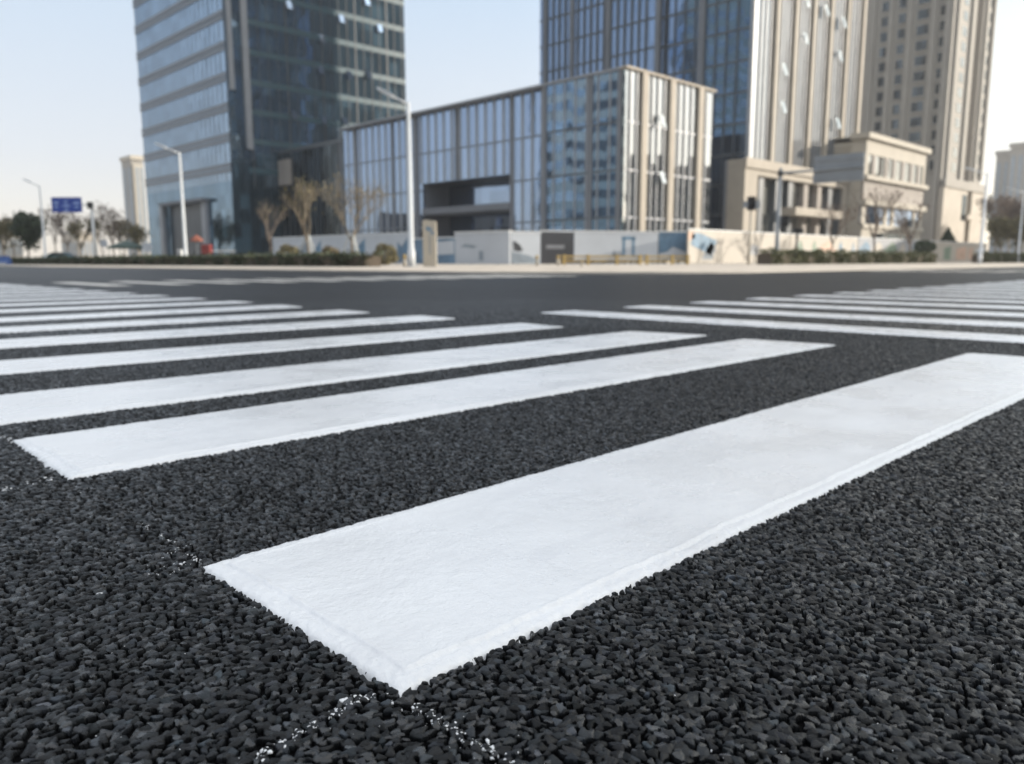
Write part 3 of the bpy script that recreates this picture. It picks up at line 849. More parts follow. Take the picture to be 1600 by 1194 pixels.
# --- residential tower behind it
C = at(1480, 150, 160); GX, GY = C.x, C.y
GH = 100.0
gy1 = onX(1336, 150, GX).y; gx1 = onY(1543, 150, GY).x
rs = empty('apartment_tower', (GX, GY, .15))
tag(rs, 'very tall beige apartment tower with grey shaded side at the right', 'apartment tower')
MB().box(GX, GX+.5, GY, gy1, .16, GH).build('shaded_wall', M['res'], rs)
s0, s1 = onY(1516, 150, GY).x, onY(1526, 150, GY).x
m = MB(); m.box(GX+.503, s0, GY, GY+8, .16, GH); m.box(s1, gx1, GY, GY+8, .16, GH); m.build('wall', M['res'], rs)
MB().box(s0, s1, GY+2.5, GY+8, .16, GH).build('recess', M['taupe'], rs)
MB().box(GX+.503, gx1, GY+8.003, gy1, .16, GH).build('rear_wall', M['res'], rs)
fz = onX(1437, 165, GX).z - onX(1437, 188.5, GX).z
z0 = onX(1437, 197, GX).z - 3*fz
cols = [(1374, 1384, 1), (1400, 1411, 1), (1429, 1447, 1), (1464, 1477, 1)]
cols = [(onX(a-4, 150, GX).y, onX(b-4, 150, GX).y) for a, b, _ in cols]
k = 0
while z0 + k*fz < GH - 30 and k < 17:
    z = z0 + k*fz
    for a, b in cols:
        f = MB().box(GX-.06, GX-.003, b-.15, a+.15, z-.15, z+fz*.62+.15).build('window', M['res'], rs)
        MB().box(GX-.075, GX-.061, b, a, z, z+fz*.62).build('pane', M['gl_dark'], f)
        MB().box(GX-.3, GX-.076, b-.2, a+.2, z-.35, z-.16).build('sill', M['res'], f)
    k += 1
for q in (1362, 1389, 1418, 1455, 1476):
    y = onX(q-4, 150, GX).y; MB().box(GX-.45, GX-.003, y-.4, y+.4, .16, GH).build('pilaster', M['res'], rs)
for q in (1499, 1535):
    x = onY(q, 150, GY).x
    for k in range(15):
        z = z0 + k*fz; MB().box(x-1.3, x+1.3, GY-.05, GY-.003, z, z+fz*.6).build('side_window', M['gl_pale'], rs)
for q in (1486, 1508, 1530, 1541):
    x = onY(q, 150, GY).x; MB().box(x-.6, x+.6, GY-.5, GY-.003, onY(q, 285, GY).z, GH).build('side_pilaster', M['res'], rs)
zc0, zc1 = onY(1490, 296, GY).z, onY(1490, 282, GY).z
MB().box(GX-.6, gx1+1.0, GY-1.2, GY-.51, zc0, zc1).build('base_cornice', M['res'], rs)
m = MB(); m.box(GX-.4, s0+.5, GY-.9, GY-.005, .16, zc0-.003); m.box(s1-.5, gx1+.8, GY-.9, GY-.005, .16, zc0-.003); m.build('base_wall', M['beige'], rs)
for q in (1497, 1538):
    x = onY(q, 340, GY).x; MB().box(x-1.4, x+1.4, GY-.93, GY-.903, onY(q, 345, GY).z, onY(q, 305, GY).z).build('tall_window', M['gl_dark'], rs)
MB().box(s0-.5, s1+.5, GY-1.6, GY-.91, onY(1518, 346, GY).z, onY(1518, 338, GY).z).build('door_canopy', M['beige'], rs)

# --- far buildings
def slab(name, q0, q1, f, top, depth, label, cat, mats, cols_, rows):
    """far block square to the street grid, its two visible sides split at pixel q1[1]"""
    c = at(q1, 380, f); z = at(q1, top, f).z
    ya_ = onX(q0[0], 380, c.x).y; xb_ = onY(q0[1], 380, c.y).x
    o = empty(name, (c.x, c.y, .15)); tag(o, label, cat)
    MB().box(c.x, xb_, c.y, ya_, .16, z).build('wall', mats[0], o)
    MB().box(c.x+.5, xb_+.0, c.y-.6, c.y-.003, .16, z-2).build('side_wall', mats[1], o)
    MB().box(c.x-.5, xb_+.5, c.y-1.1, ya_+.5, z+.003, z+1.6).build('parapet', mats[1], o)
    for i in range(cols_):
        y = between(c.y, ya_, (i+.5)/cols_); w = (ya_-c.y)/cols_*.28
        MB().box(c.x-.15, c.x-.003, y-w, y+w, 3, z-3).build('window_column', M['print_grey'], o)
        x = between(c.x+1, xb_, (i+.5)/cols_); w = (xb_-c.x)/cols_*.22
        MB().box(x-w, x+w, c.y-.75, c.y-.603, 3, z-3).build('window_column', M['print_grey'], o)
    return o
slab('far_tower', (199, 232), 214, 330, 249, 0, 'slim tan tower far behind the left office tower', 'apartment tower', (M['res'], M['cream']), 2, 0)
slab('far_block', (1566, 1640), 1600, 300, 228, 0, 'grey stepped block, taller one of the far right pair', 'apartment block', (M['res'], M['res']), 3, 0)
slab('far_block', (1545, 1572), 1567, 320, 241, 0, 'grey block far right, the lower step beside the taller one', 'apartment block', (M['res'], M['res']), 2, 0)
slab('far_house', (-20, 34), 2, 300, 352, 0, 'long low tan house far off at the left edge', 'building', (M['cream'], M['cream']), 5, 0)
slab('far_house', (96, 152), 120, 300, 366, 0, 'low tan house far off behind the blue road sign', 'building', (M['cream'], M['res']), 4, 0)

# --- the tower that stands to the right of the viewer, out of the picture, and shades the junction
def street_tower(name, f0, f1, r0, r1, h, label, m1, m2):
    c = fr((f0+f1)/2, (r0+r1)/2, 0); o = empty(name, (c.x, c.y, .0)); tag(o, label, 'tower')
    MB().obox((c.x, c.y, 0), Fh, Rh, (f1-f0)/2, (r1-r0)/2, -.05, h).build('wall', m1, o)
    z = 5
    while z < h-3:
        MB().obox((c.x, c.y, 0), Fh, Rh, (f1-f0)/2+.06, (r1-r0)/2+.06, z, z+1.7).build('window_band', m2, o); z += 3.4
    return o
street_tower('street_tower', 24, 50, 200, 222, 118, 'tall grey tower standing off to the right of the junction', M['res'], M['gl_dark'])
street_tower('unseen_block', 58, 79, -96, -76, 62, 'tall dark glass block standing off to the left of the junction', M['teal_band'], M['gl_teal'])
street_tower('unseen_block', 86, 134, 110, 130, 21, 'low brown block along the street off to the right', M['taupe'], M['gl_dark'])
street_tower('unseen_block', 84, 111, -94, -77, 10, 'unseen low block added off to the left as a dark reflection', M['taupe'], M['gl_dark'])  # added out of view so the long glass side mirrors something dark
street_tower('unseen_block', -30, 46, -118, -98, 40, 'unseen long tan block added off to the left to dim skylight', M['taupe'], M['gl_dark'])  # added out of view to hold sky light off the left-facing walls
street_tower('unseen_block', -96, -76, -70, 60, 34, 'unseen long tan block added behind the viewer to dim skylight', M['taupe'], M['gl_dark'])  # added behind the viewer, also to keep sky light off the facades

# ------------------------------------------------------------------ hoardings round the site
def board(name, a, b, f0, f1, label, mat, cat='hoarding', zt=2.55, cap=True, posts=3, z0=.2):
    """a flat site board between two pixel columns at two distances; returns its empty and its in-plane frame"""
    A, B = at(a, 405, f0), at(b, 405, f1); A.z = B.z = 0
    d = (B-A); L = d.length; d.normalize(); nrm = Vector((d.y, -d.x, 0))
    if nrm.dot(Fh) > 0: nrm = -nrm
    c = (A+B)/2; o = empty(name, (c.x, c.y, .15)); tag(o, label, cat)
    MB().obox(c, d, nrm, L/2, .05, z0, zt).build('panel', mat, o)
    if cap: MB().obox(c, d, nrm, L/2+.05, .09, zt+.003, zt+.11).build('top_rail', M['white_metal'], o)
    for i in range(posts):
        p = A + d*(L*(i+.5)/posts) - nrm*.16
        MB().obox(p, d, nrm, .05, .05, .155, zt).build('post', M['grey_metal'], o)
    def motif(nm, poly, m):                       # poly in (0..1 along, height in m), a print on the board
        pts = [A + d*(L*t) + nrm*.056 + Vector((0, 0, z)) for t, z in poly]
        q = MB(); n_ = len(pts)
        q.v = [tuple(p) for p in pts] + [tuple(p - nrm*.0045) for p in pts]
        q.f = [tuple(range(n_)), tuple(range(2*n_-1, n_-1, -1))] + [(i, (i+1) % n_, n_+(i+1) % n_, n_+i) for i in range(n_)]
        return q.build(nm, m, o)
    return o, motif

o, mo = board('hoarding', 428, 640, 88, 72, 'long pale blue and white site hoarding behind the two staked trees', M['board_white'], zt=2.9, posts=6)
for t0, t1, mt in ((.0, .10, 'board_white'), (.13, .30, 'print_grey'), (.33, .40, 'print_blue'), (.62, .72, 'print_blue'), (.93, .995, 'board_blue')):
    mo('print', [(t0, .35), (t1, .35), (t1, 2.6), (t0*.6+t1*.4, 1.7), (t0, 2.2)], M[mt])
o, mo = board('hoarding', 640, 712, 71, 66, 'low grey hoarding with blue prints right behind the totem sign', M['board_blue'], zt=2.3, posts=2)
mo('print', [(.45, .9), (.98, 1.0), (.98, 2.1), (.55, 2.0)], M['board_white'])
o, mo = board('hoarding', 712, 797, 57, 54, 'plain white site board standing before the deep opening', M['board_white'], zt=2.35, posts=2)
mo('print', [(.45, .2+.25), (.53, .45), (.53, 1.1), (.45, 1.1)], M['print_grey'])
mo('print', [(.10, 1.4), (.35, 1.3), (.42, 1.45), (.20, 1.6)], M['print_grey'])
o, mo = board('hoarding', 799, 844, 60, 61, 'white site board printed with dark palm leaves', M['board_white'], zt=2.5, posts=2)
for k in range(5):
    mo('palm_print', [(.02, 1.2+.15*k), (.10, 1.3+.15*k), (.42-.04*k, 1.25+.25*(2-abs(k-2))*.5), (.30, 1.1+.12*k)], M['board_dark'])
mo('palm_print', [(.0, .25), (.98, .25), (.9, .55), (.62, .8), (.3, 1.0), (.0, 1.1)], M['print_grey'])
o, mo = board('hoarding', 845, 896, 62, 63, 'black site board with a short pale line of lettering', M['board_dark'], zt=2.65, posts=2)
for k in range(9):
    t = .16 + .062*k; mo('lettering', [(t, 1.35), (t+.045, 1.35), (t+.045, 1.65), (t, 1.65)], M['fin'])
o, mo = board('hoarding', 897, 1027, 60, 62, 'long white site board with a grey gateway drawing on it', M['board_white'], zt=2.55, posts=5, z0=.5)
for t0, t1, z0_, z1_ in ((.565, .60, .75, 2.2), (.68, .715, .75, 2.2), (.555, .725, 2.0, 2.25), (.44, .56, .8, 1.0), (.46, .48, .8, 1.2)):
    mo('gateway_print', [(t0, z0_), (t1, z0_), (t1, z1_), (t0, z1_)], M['print_blue'] if t0 > .5 else M['print_grey'])
o, mo = board('hoarding', 1029, 1071, 62.1, 62.6, 'square site board printed sky blue left of the cream hoarding', M['board_blue'], zt=2.6, posts=2, z0=.5)
mo('print', [(.02, .55), (.98, .55), (.98, 1.1), (.5, 1.5), (.3, 1.1), (.02, 1.0)], M['board_white'])
mo('print', [(.10, 1.0), (.25, 1.1), (.22, 2.0), (.12, 2.0)], M['print_blue'])

def board_x(name, a, b, Y, label, mat, zt, posts):   # boards along the street to the right
    p, q = onY(a, 400, Y).x, onY(b, 400, Y).x
    c = Vector(((p+q)/2, Y, 0)); o = empty(name, (c.x, c.y, .15)); tag(o, label, 'hoarding')
    MB().box(p, q, Y-.05, Y+.05, .2, zt).build('panel', mat, o)
    MB().box(p, q, Y-.09, Y+.09, zt+.003, zt+.1).build('top_rail', M['white_metal'], o)
    for i in range(posts):
        x = between(p, q, (i+.5)/posts); MB().box(x-.05, x+.05, Y+.1, Y+.2, .155, zt).build('post', M['grey_metal'], o)
    def motif(nm, poly, m):
        q_ = MB(); n_ = len(poly); L = q-p
        q_.v = [(p+L*t, Y-.056, z) for t, z in poly] + [(p+L*t, Y-.052, z) for t, z in poly]
        q_.f = [tuple(range(n_)), tuple(range(2*n_-1, n_-1, -1))] + [(i, (i+1) % n_, n_+(i+1) % n_, n_+i) for i in range(n_)]
        return q_.build(nm, m, o)
    return o, motif
o, mo = board_x('hoarding', 1074, 1232, 34.2, 'cream site hoarding with a hill print, behind the traffic signal', M['board_cream'], 2.75, 6)
mo('hill_print', [(.02, 1.6), (.12, 1.2), (.20, .8), (.25, 2.0), (.19, 2.2), (.10, 2.55), (.03, 2.5)], M['print_blue'])
mo('hill_print', [(.0, 1.9), (.06, 2.2), (.04, 2.6), (.0, 2.65)], M['print_peach'])
mo('hill_print', [(.12, .5), (.21, .5), (.24, 1.4), (.20, 1.9), (.16, 1.4)], M['print_grey'])
mo('faint_print', [(.55, .9), (.65, .9), (.66, 1.6), (.6, 1.8), (.56, 1.5)], M['fin'])
mo('faint_print', [(.80, .7), (.86, .7), (.86, 1.2), (.80, 1.4)], M['fin'])
o, mo = board_x('hoarding', 1233, 1338, 34.2, 'cream and green printed hoarding behind the right hedge', M['board_cream'], 2.75, 6)
for t0, t1, mt in ((.10, .18, 'print_green'), (.30, .37, 'print_green'), (.42, .64, 'print_peach'), (.70, .76, 'print_blue'), (.90, .97, 'print_grey')):
    mo('print', [(t0, .4), (t1, .4), (t1, 1.5), (t0*.5+t1*.5, 2.4), (t0, 1.9)], M[mt])
o, mo = board_x('hoarding', 1339, 1440, 34.2, 'printed hoarding in mixed greys at the foot of the cream building', M['fin'], 2.75, 6)
for t0, t1, mt in ((.02, .16, 'print_blue'), (.20, .34, 'board_cream'), (.38, .56, 'print_green'), (.60, .70, 'board_cream'), (.74, .93, 'print_grey')):
    mo('print', [(t0, .4), (t1, .4), (t1, 2.0), (t0*.4+t1*.6, 2.5), (t0, 1.6)], M[mt])
o, mo = board_x('hoarding', 1448, 1540, 34.2, 'farthest cream hoarding with an orange print, below the apartment tower', M['board_cream'], 2.75, 6)
for t0, t1, mt in ((.25, .36, 'print_green'), (.45, .62, 'print_peach'), (.66, .74, 'print_peach'), (.80, .97, 'board_white')):
    mo('print', [(t0, .5), (t1, .5), (t1, 2.3), (t0, 2.0)], M[mt])

# ------------------------------------------------------------------ street furniture
def lamp(px, f, top, end, label):
    p = at(px, 408, f); o = empty('street_lamp', (p.x, p.y, .15))
    tag(o, label, 'street lamp', 'street lamps along the pavements')
    h = at(px, top, f).z
    MB().tube([(p.x, p.y, .152), (p.x, p.y, .9), (p.x, p.y, .92), (p.x, p.y, h)], [.17, .165, .125, .075], 12).build('pole', M['white_metal'], o, True)
    MB().box(p.x-.24, p.x+.24, p.y-.24, p.y+.24, .151, .19).build('base_plate', M['grey_metal'], o)
    e_ = Vector((p.x, p.y, h-.1)); q = at(end[0], end[1], f)
    q = q + (e_-q).normalized()*.8
    MB().tube([e_, q], [.055, .04], 8).build('arm', M['white_metal'], o, True)
    d = (q-e_).normalized(); s = d.cross(Vector((0,0,1))).normalized(); up = s.cross(d)
    m = MB(); b = 0
    for t, w, hh in ((-.1, .07, .04), (.1, .15, .07), (.7, .16, .06), (.85, .08, .03)):
        c = q + d*t
        for i, j in ((-1,-1),(1,-1),(1,1),(-1,1)): m.v.append(tuple(c + s*w*i + up*hh*j))
    for k in range(3):
        for i in range(4): m.f.append((k*4+i, k*4+(i+1)%4, k*4+4+(i+1)%4, k*4+4+i))
    m.f += [(3,2,1,0), (12,13,14,15)]
    m.build('lamp_head', M['white_metal'], o)
    return o
lamp(643, 36, 160, (590, 138), 'tall white street lamp beside the beige totem sign')
lamp(291, 58, 238, (243, 224), 'white street lamp in front of the left glass tower entrance')
lamp(72, 84, 290, (37, 280), 'white street lamp at far left, left of the blue road sign')
lamp(1531, 66, 270, (1508, 262), 'grey street lamp before the foot of the apartment tower')
lamp(1590, 95, 300, (1574, 294), 'slim street lamp at the right edge of the view')

# totem sign
p = at(672, 408, 36.6); o = empty('totem_sign', (p.x, p.y, .15)); tag(o, 'beige upright totem sign with a blue emblem at its top', 'totem sign')
m = MB(); w, t_ = .30, .17
prof = [(-w, .152), (w, .152), (w, 2.10), (w-.03, 2.20), (-w+.05, 2.26), (-w, 2.2)]
for sgn in (-1, 1):
    for a, z in prof:
        q = p + Rh*a + Fh*(t_*sgn); m.v.append((q.x, q.y, z))
n_ = len(prof); m.f = [tuple(range(n_)), tuple(range(2*n_-1, n_-1, -1))] + [(i, n_+i, n_+(i+1) % n_, (i+1) % n_) for i in range(n_)]
m.build('slab', M['cream'], o)
def mark(nm, poly, m_, par):
    q_ = MB(); nn = len(poly)
    for dz in (.004, .0005):
        for a, z in poly:
            q = p + Rh*a - Fh*(t_+dz); q_.v.append((q.x, q.y, z))
    q_.f = [tuple(range(nn)), tuple(range(2*nn-1, nn-1, -1))] + [(i, (i+1) % nn, nn+(i+1) % nn, nn+i) for i in range(nn)]
    return q_.build(nm, m_, par)
mark('emblem', [(-.13, 1.78), (-.02, 1.74), (.12, 1.80), (.14, 1.92), (.03, 1.88), (-.06, 1.98), (-.14, 1.92)], M['print_blue'], o)
mark('emblem', [(.0, 1.70), (.15, 1.58), (.2, 1.62), (.2, 1.76), (.1, 1.72)], M['print_blue'], o)
for k in range(7):
    z = 1.5 - k*.13
    mark('lettering', [(-.02, z), (.05, z), (.05, z+.09), (-.02, z+.09)], M['print_grey'], o)

# blue direction sign on its mast arm, with the signal beside it
p = at(150, 408, 92); o = empty('road_sign', (p.x, p.y, .15)); tag(o, 'blue direction sign on a white mast arm at far left', 'road sign')
zt = at(140, 317, 92).z
MB().tube([(p.x, p.y, .152), (p.x, p.y, zt)], [.20, .13], 10).build('mast', M['white_metal'], o, True)
e_ = Vector((p.x, p.y, zt-.25))
q0, q1 = at(82, 320, 92), at(129, 320, 92)
MB().tube([e_, Vector((q0.x, q0.y, zt-.25))], [.10, .07], 8).build('arm', M['white_metal'], o, True)
z0, z1 = at(105, 332, 92).z, at(105, 308.5, 92).z
c = (q0+q1)/2 - Fh*.16; W = (q1-q0).length/2
MB().obox((c.x, c.y, 0), Rh, Fh, W, .03, z0, z1).build('sign_face', M['sign_blue'], o)
m_ = o.children[-1]
def smark(a0, a1, b0, b1):
    cc = c + Rh*((a0+a1)/2*W) - Fh*.036
    MB().obox((cc.x, cc.y, 0), Rh, Fh, (a1-a0)/2*W, .005, between(z0, z1, b0), between(z0, z1, b1)).build('lettering', M['sign_pale'], m_)
for a0, a1, b0, b1 in ((-.85, -.55, .55, .70), (-.80, -.6, .3, .42), (-.14, .06, .68, .78), (-.05, .0, .15, .66), (-.3, .25, .40, .48), (.45, .85, .55, .68), (.5, .8, .3, .4), (-.2, .12, .08, .16)):
    smark(a0, a1, b0, b1)
def signal_head(o, p, z, n=3, w=.17, facing=None):
    """n lamps stacked in a dark housing, on whatever carries it"""
    f = facing or -Fh; s = Vector((-f.y, f.x, 0)); hh = .19*n
    b = MB().obox((p.x, p.y, 0), s, f, w, .13, z-hh, z+hh).build('signal_head', M['dark_metal'], o, bevel=.02)
    for i in range(n):
        zz = z + hh - .19 - .38*i; c_ = Vector((p.x, p.y, zz)) + f*.128
        MB().tube([c_, c_+f*.02], [.12, .11], 12).build('lens', M['lens'], b)
        MB().tube([c_+Vector((0,0,.05)), c_+f*.16+Vector((0,0,.06))], [.135, .125], 12, cap=False).build('visor', M['dark_metal'], b)
    return b
q = at(141, 322, 91.5); signal_head(o, q, at(141, 321, 91.5).z, 2, .3)

# pedestrian signal and the mast with its sign seen from behind, right of centre
p = at(1170, 408, 46); o = empty('traffic_signal', (p.x, p.y, .15)); tag(o, 'traffic signal on a thin pale pole before the cream hoarding', 'traffic signal')
zt = at(1170, 318, 46).z
MB().tube([(p.x, p.y, .152), (p.x, p.y, zt-.35)], [.075, .06], 10).build('pole', M['cream'], o, True)
signal_head(o, p, zt, 2, .22)
s1_ = p + Rh*.30; MB().obox((s1_.x, s1_.y, 0), Rh, Fh, .16, .10, zt-.30, zt+.18).build('side_box', M['grey_metal'], o)
s1_ = p - Rh*.30; MB().obox((s1_.x, s1_.y, 0), Rh, Fh, .14, .10, zt-.25, zt+.12).build('side_box', M['grey_metal'], o)

p = at(1213, 408, 54); o = empty('signal_mast', (p.x, p.y, .15)); tag(o, 'grey mast with a long arm carrying a sign seen from behind', 'signal mast')
zt = at(1213, 263, 54).z; za = at(1213, 271, 54).z
MB().tube([(p.x, p.y, .152), (p.x, p.y, 1.2), (p.x, p.y, zt)], [.17, .15, .11], 12).build('mast', M['grey_metal'], o, True)
MB().obox((p.x, p.y, 0), Rh, Fh, .38, .38, .151, .30).build('base', M['kerb'], o)
ax = Vector((0, -1, 0))
# the arm reaches over the street, towards the viewer's right
tEnd = 0
for k in range(400):
    q = p + ax*(k*.05); u_ = (q-CAM).dot(Rh)/(q-CAM).dot(Fh)
    if u_ > (1334-800)/FPX: tEnd = k*.05; break
tA = 0
for k in range(400):
    q = p + ax*(k*.05); u_ = (q-CAM).dot(Rh)/(q-CAM).dot(Fh)
    if u_ > (1256-800)/FPX: tA = k*.05; break
e0 = Vector((p.x, p.y, za)); e1 = e0 + ax*tEnd
MB().tube([e0, e1], [.09, .06], 10).build('arm', M['grey_metal'], o, True)
MB().tube([Vector((p.x, p.y, za-.16)), Vector((p.x, p.y, za+.16))], [.19, .19], 12).build('arm_collar', M['dark_metal'], o, True)
u0, u1 = e0 + ax*tA, e0 + ax*(tEnd-.02); dpx = FPX/53
MB().box(u0.x+.10, u0.x+.15, u1.y, u0.y, za-.82, za+.88).build('sign_panel', M['grey_metal'], o)
bk = o.children[-1]
for zz in (-.55, 0, .6):
    MB().box(u0.x+.05, u0.x+.098, u1.y+.1, u0.y-.1, za+zz-.05, za+zz+.05).build('stiffener', M['dark_metal'] if zz == 0 else M['grey_metal'], bk)
q = p + Rh*.42; signal_head(o, q, at(1222, 346, 54).z, 2, .26)
q = at(1246, 362, 60); o = empty('traffic_signal', (q.x, q.y, .15)); tag(o, 'low dark signal box on a slim pole right of the grey mast', 'traffic signal')
zt = at(1246, 361, 60).z
MB().tube([(q.x, q.y, .152), (q.x, q.y, zt-.2)], [.10, .09], 10).build('pole', M['dark_metal'], o, True)
signal_head(o, q, zt, 1, .42)

# bollards, guard rail, cabinet
bol = None
for i, (q, f, lab) in enumerate(((839, 44, 'yellow topped bollard, leftmost one by the black site board'), (872, 43, 'pale yellow bollard at the left end of the guard rail'), (632, 37, 'short pale bollard just left of the tall white lamp'), (909, 36, 'lone small white bollard near the kerb below the long white board'))):
    p = at(q, 408, f)
    if bol is None:
        bol = o = empty('bollard', (p.x, p.y, .15))
        MB().tube([(p.x, p.y, .152), (p.x, p.y, .50)], [.085, .085], 10).build('post', M['cream'], o, True)
        MB().tube([(p.x, p.y, .502), (p.x, p.y, .66), (p.x, p.y, .72)], [.088, .088, .05], 10).build('cap', M['yellow'], o, True)
    else:
        o = copy_tree(bol); o.location = (p.x, p.y, .15)
        if i == 3: o.scale = (.7, .7, .55)
    tag(o, lab, 'bollard', 'bollards on the corner pavement')
A, B = at(876, 408, 50), at(1076, 408, 53); A.z = B.z = 0; d = (B-A).normalized(); L = (B-A).length
o = empty('guard_rail', ((A+B)/2 + Vector((0, 0, .15)))); tag(o, 'low yellow guard rail in front of the white site boards', 'railing')
nr = Vector((-d.y, d.x, 0))
for z in (.35, .62):
    c = (A+B)/2; MB().obox((c.x, c.y, 0), d, nr, L/2, .035, z, z+.12).build('rail', M['yellow'], o)
for t in (.02, .2, .42, .60, .655, .86, .985):
    c = A + d*(L*t) - nr*.1; MB().obox((c.x, c.y, 0), d, nr, .09, .06, .155, .80).build('post', M['yellow'], o)
p = at(282, 408, 57); o = empty('utility_box', (p.x, p.y, .15)); tag(o, 'slim white utility box left of the lamp by the tower entrance', 'cabinet')
MB().obox((p.x, p.y, 0), Rh, Fh, .16, .16, .152, 1.25).build('body', M['white_metal'], o, bevel=.02)
MB().obox((p.x-Fh.x*.17, p.y-Fh.y*.17, 0), Rh, Fh, .13, .006, .25, 1.18).build('door', M['fin'], o)

# parked cars (side outline swept across the width, wheels, windows)
def car(px, f, label, mat, ang):
    p = at(px, 408, f); o = empty('parked_car', (0, 0, 0)); tag(o, label, 'car')
    def sweep(prof, hw, inset=0.0):
        m = MB(); n_ = len(prof)
        for y, k in ((-hw, 0), (-hw+.12, 1), (hw-.12, 1), (hw, 0)):
            for x, z in prof: m.v.append((x*(1 if k else .97), y, z if k or z < .9 else z-.05))
        for r_ in range(3):
            for i in range(n_): m.f.append((r_*n_+i, r_*n_+(i+1) % n_, (r_+1)*n_+(i+1) % n_, (r_+1)*n_+i))
        m.f += [tuple(range(n_))[::-1], tuple(range(3*n_, 4*n_))]
        return m
    bod = [(-2.2, .35), (2.15, .35), (2.22, .6), (2.1, .82), (1.2, .95), (.35, 1.42), (-.9, 1.47), (-1.75, 1.08), (-2.2, 1.0), (-2.27, .6)]
    sweep(bod, .9).build('body', mat, o, bevel=.04)
    for sg in (-1, 1):
        m = MB(); pr = [(1.0, .98), (.33, 1.35), (-.85, 1.40), (-1.5, 1.06)]
        m.v = [(x, sg*.905, z) for x, z in pr] + [(x, sg*.86, z) for x, z in pr]; m.f = [(0,1,2,3)]; m.f += [(i, (i+1) % 4, 4+(i+1) % 4, 4+i) for i in range(4)]
        m.build('side_window', M['gl_dark'], o)
        MB().obox((2.17, sg*.62, 0), (1,0,0), (0,1,0), .04, .17, .62, .76).build('headlight', M['white_metal'], o)
        for x in (-1.35, 1.35):
            w_ = MB().tube([(x, sg*.72, .32), (x, sg*.92, .32)], [.32, .32], 18).build('wheel', M['rubber'], o)
            MB().tube([(x, sg*.915, .32), (x, sg*.935, .32)], [.2, .19], 12).build('rim', M['fin'], w_)
    m = MB().quad((1.16, -.72, .985), (1.16, .72, .985), (.40, .62, 1.425), (.40, -.62, 1.425)); m.build('windscreen', M['gl_dark'], o)
    o.location = (p.x, p.y, .15); o.rotation_euler = (0, 0, ang)
    return o
car(100, 100, 'dark teal car parked behind the hedge below the blue sign', M['teal'], math.atan2(Rh.y, Rh.x) + .1)

# red delivery box scooter, booths, awning by the left tower
p = at(314, 408, 63); o = empty('delivery_scooter', (p.x, p.y, .15)); tag(o, 'dark scooter with a big red delivery box by the left tower', 'scooter')
ax_ = Rh; wv = Fh
def sc_(t, z, s=0): q = p + Rh*t + Fh*s; return Vector((q.x, q.y, z))
for t in (-.55, .55):
    w_ = MB().tube([sc_(t, .40, -.06), sc_(t, .40, .06)], [.25, .25], 16).build('wheel', M['rubber'], o)
m = MB(); m.tube([sc_(-.5, .65), sc_(.0, .5), sc_(.45, .7)], [.12, .16, .14], 8); m.tube([sc_(-.55, .42), sc_(-.42, 1.2)], [.06, .05], 8); m.build('body', M['dark_metal'], o, True)
MB().tube([sc_(-.42, 1.2, -.3), sc_(-.42, 1.2, .3)], [.03, .03], 6).build('handlebar', M['dark_metal'], o)
MB().obox(sc_(.12, 0), Rh, Fh, .32, .15, .88, .98).build('seat', M['rubber'], o, bevel=.02)
MB().obox(sc_(.52, 0), Rh, Fh, .34, .3, 1.0, 1.75).build('delivery_box', M['red'], o, bevel=.03)
p = at(309, 408, 66); o = empty('parasol', (p.x, p.y, .15)); tag(o, 'small orange parasol open beside the left tower entrance', 'parasol')
MB().tube([(p.x, p.y, .152), (p.x, p.y, 2.5)], [.03, .03], 8).build('pole', M['grey_metal'], o)
m = MB(); n_ = 8; m.v = [(p.x, p.y, 2.62)] + [(p.x+.55*math.cos(2*math.pi*k/n_), p.y+.55*math.sin(2*math.pi*k/n_), 2.2) for k in range(n_)] + [(p.x+.55*math.cos(2*math.pi*k/n_), p.y+.55*math.sin(2*math.pi*k/n_), 2.05) for k in range(n_)]
m.f = [(0, 1+k, 1+(k+1) % n_) for k in range(n_)] + [(1+k, 1+n_+k, 1+n_+(k+1) % n_, 1+(k+1) % n_) for k in range(n_)]
m.build('canopy', M['orange'], o)
p = at(345, 408, 72); o = empty('white_bench', (p.x, p.y, .15)); tag(o, 'long pale counter table right of the red delivery box', 'table')
MB().obox((p.x, p.y, 0), Rh, Fh, 1.25, .4, 1.3, 1.42).build('table_top', M['white_metal'], o)
for t in (-1.1, 0, 1.1):
    q = p + Rh*t; MB().obox((q.x, q.y, 0), Rh, Fh, .07, .3, .152, 1.297).build('leg', M['fin'], o)
p = at(200, 408, 108); o = empty('market_tent', (p.x, p.y, .15)); tag(o, 'green roofed tent behind the hedge left of the glass tower', 'tent')
for a, b in ((-1,-1),(1,-1),(1,1),(-1,1)):
    q = p + Rh*1.7*a + Fh*1.5*b; MB().tube([(q.x, q.y, .152), (q.x, q.y, 2.4)], [.05, .05], 6).build('leg', M['green'], o)
m = MB(); cs = [p + Rh*1.9*a + Fh*1.7*b for a, b in ((-1,-1),(1,-1),(1,1),(-1,1))]
m.v = [(q.x, q.y, 2.4) for q in cs] + [(q.x, q.y, 2.15) for q in cs] + [(p.x, p.y, 3.3)]
m.f = [(i, (i+1) % 4, 8) for i in range(4)] + [(4+i, 4+(i+1) % 4, (i+1) % 4, i) for i in range(4)]; m.build('roof', M['green'], o)
MB().obox((p.x, p.y, 0), Rh, Fh, 1.2, .5, .152, 1.1).build('stall', M['teal'], o)
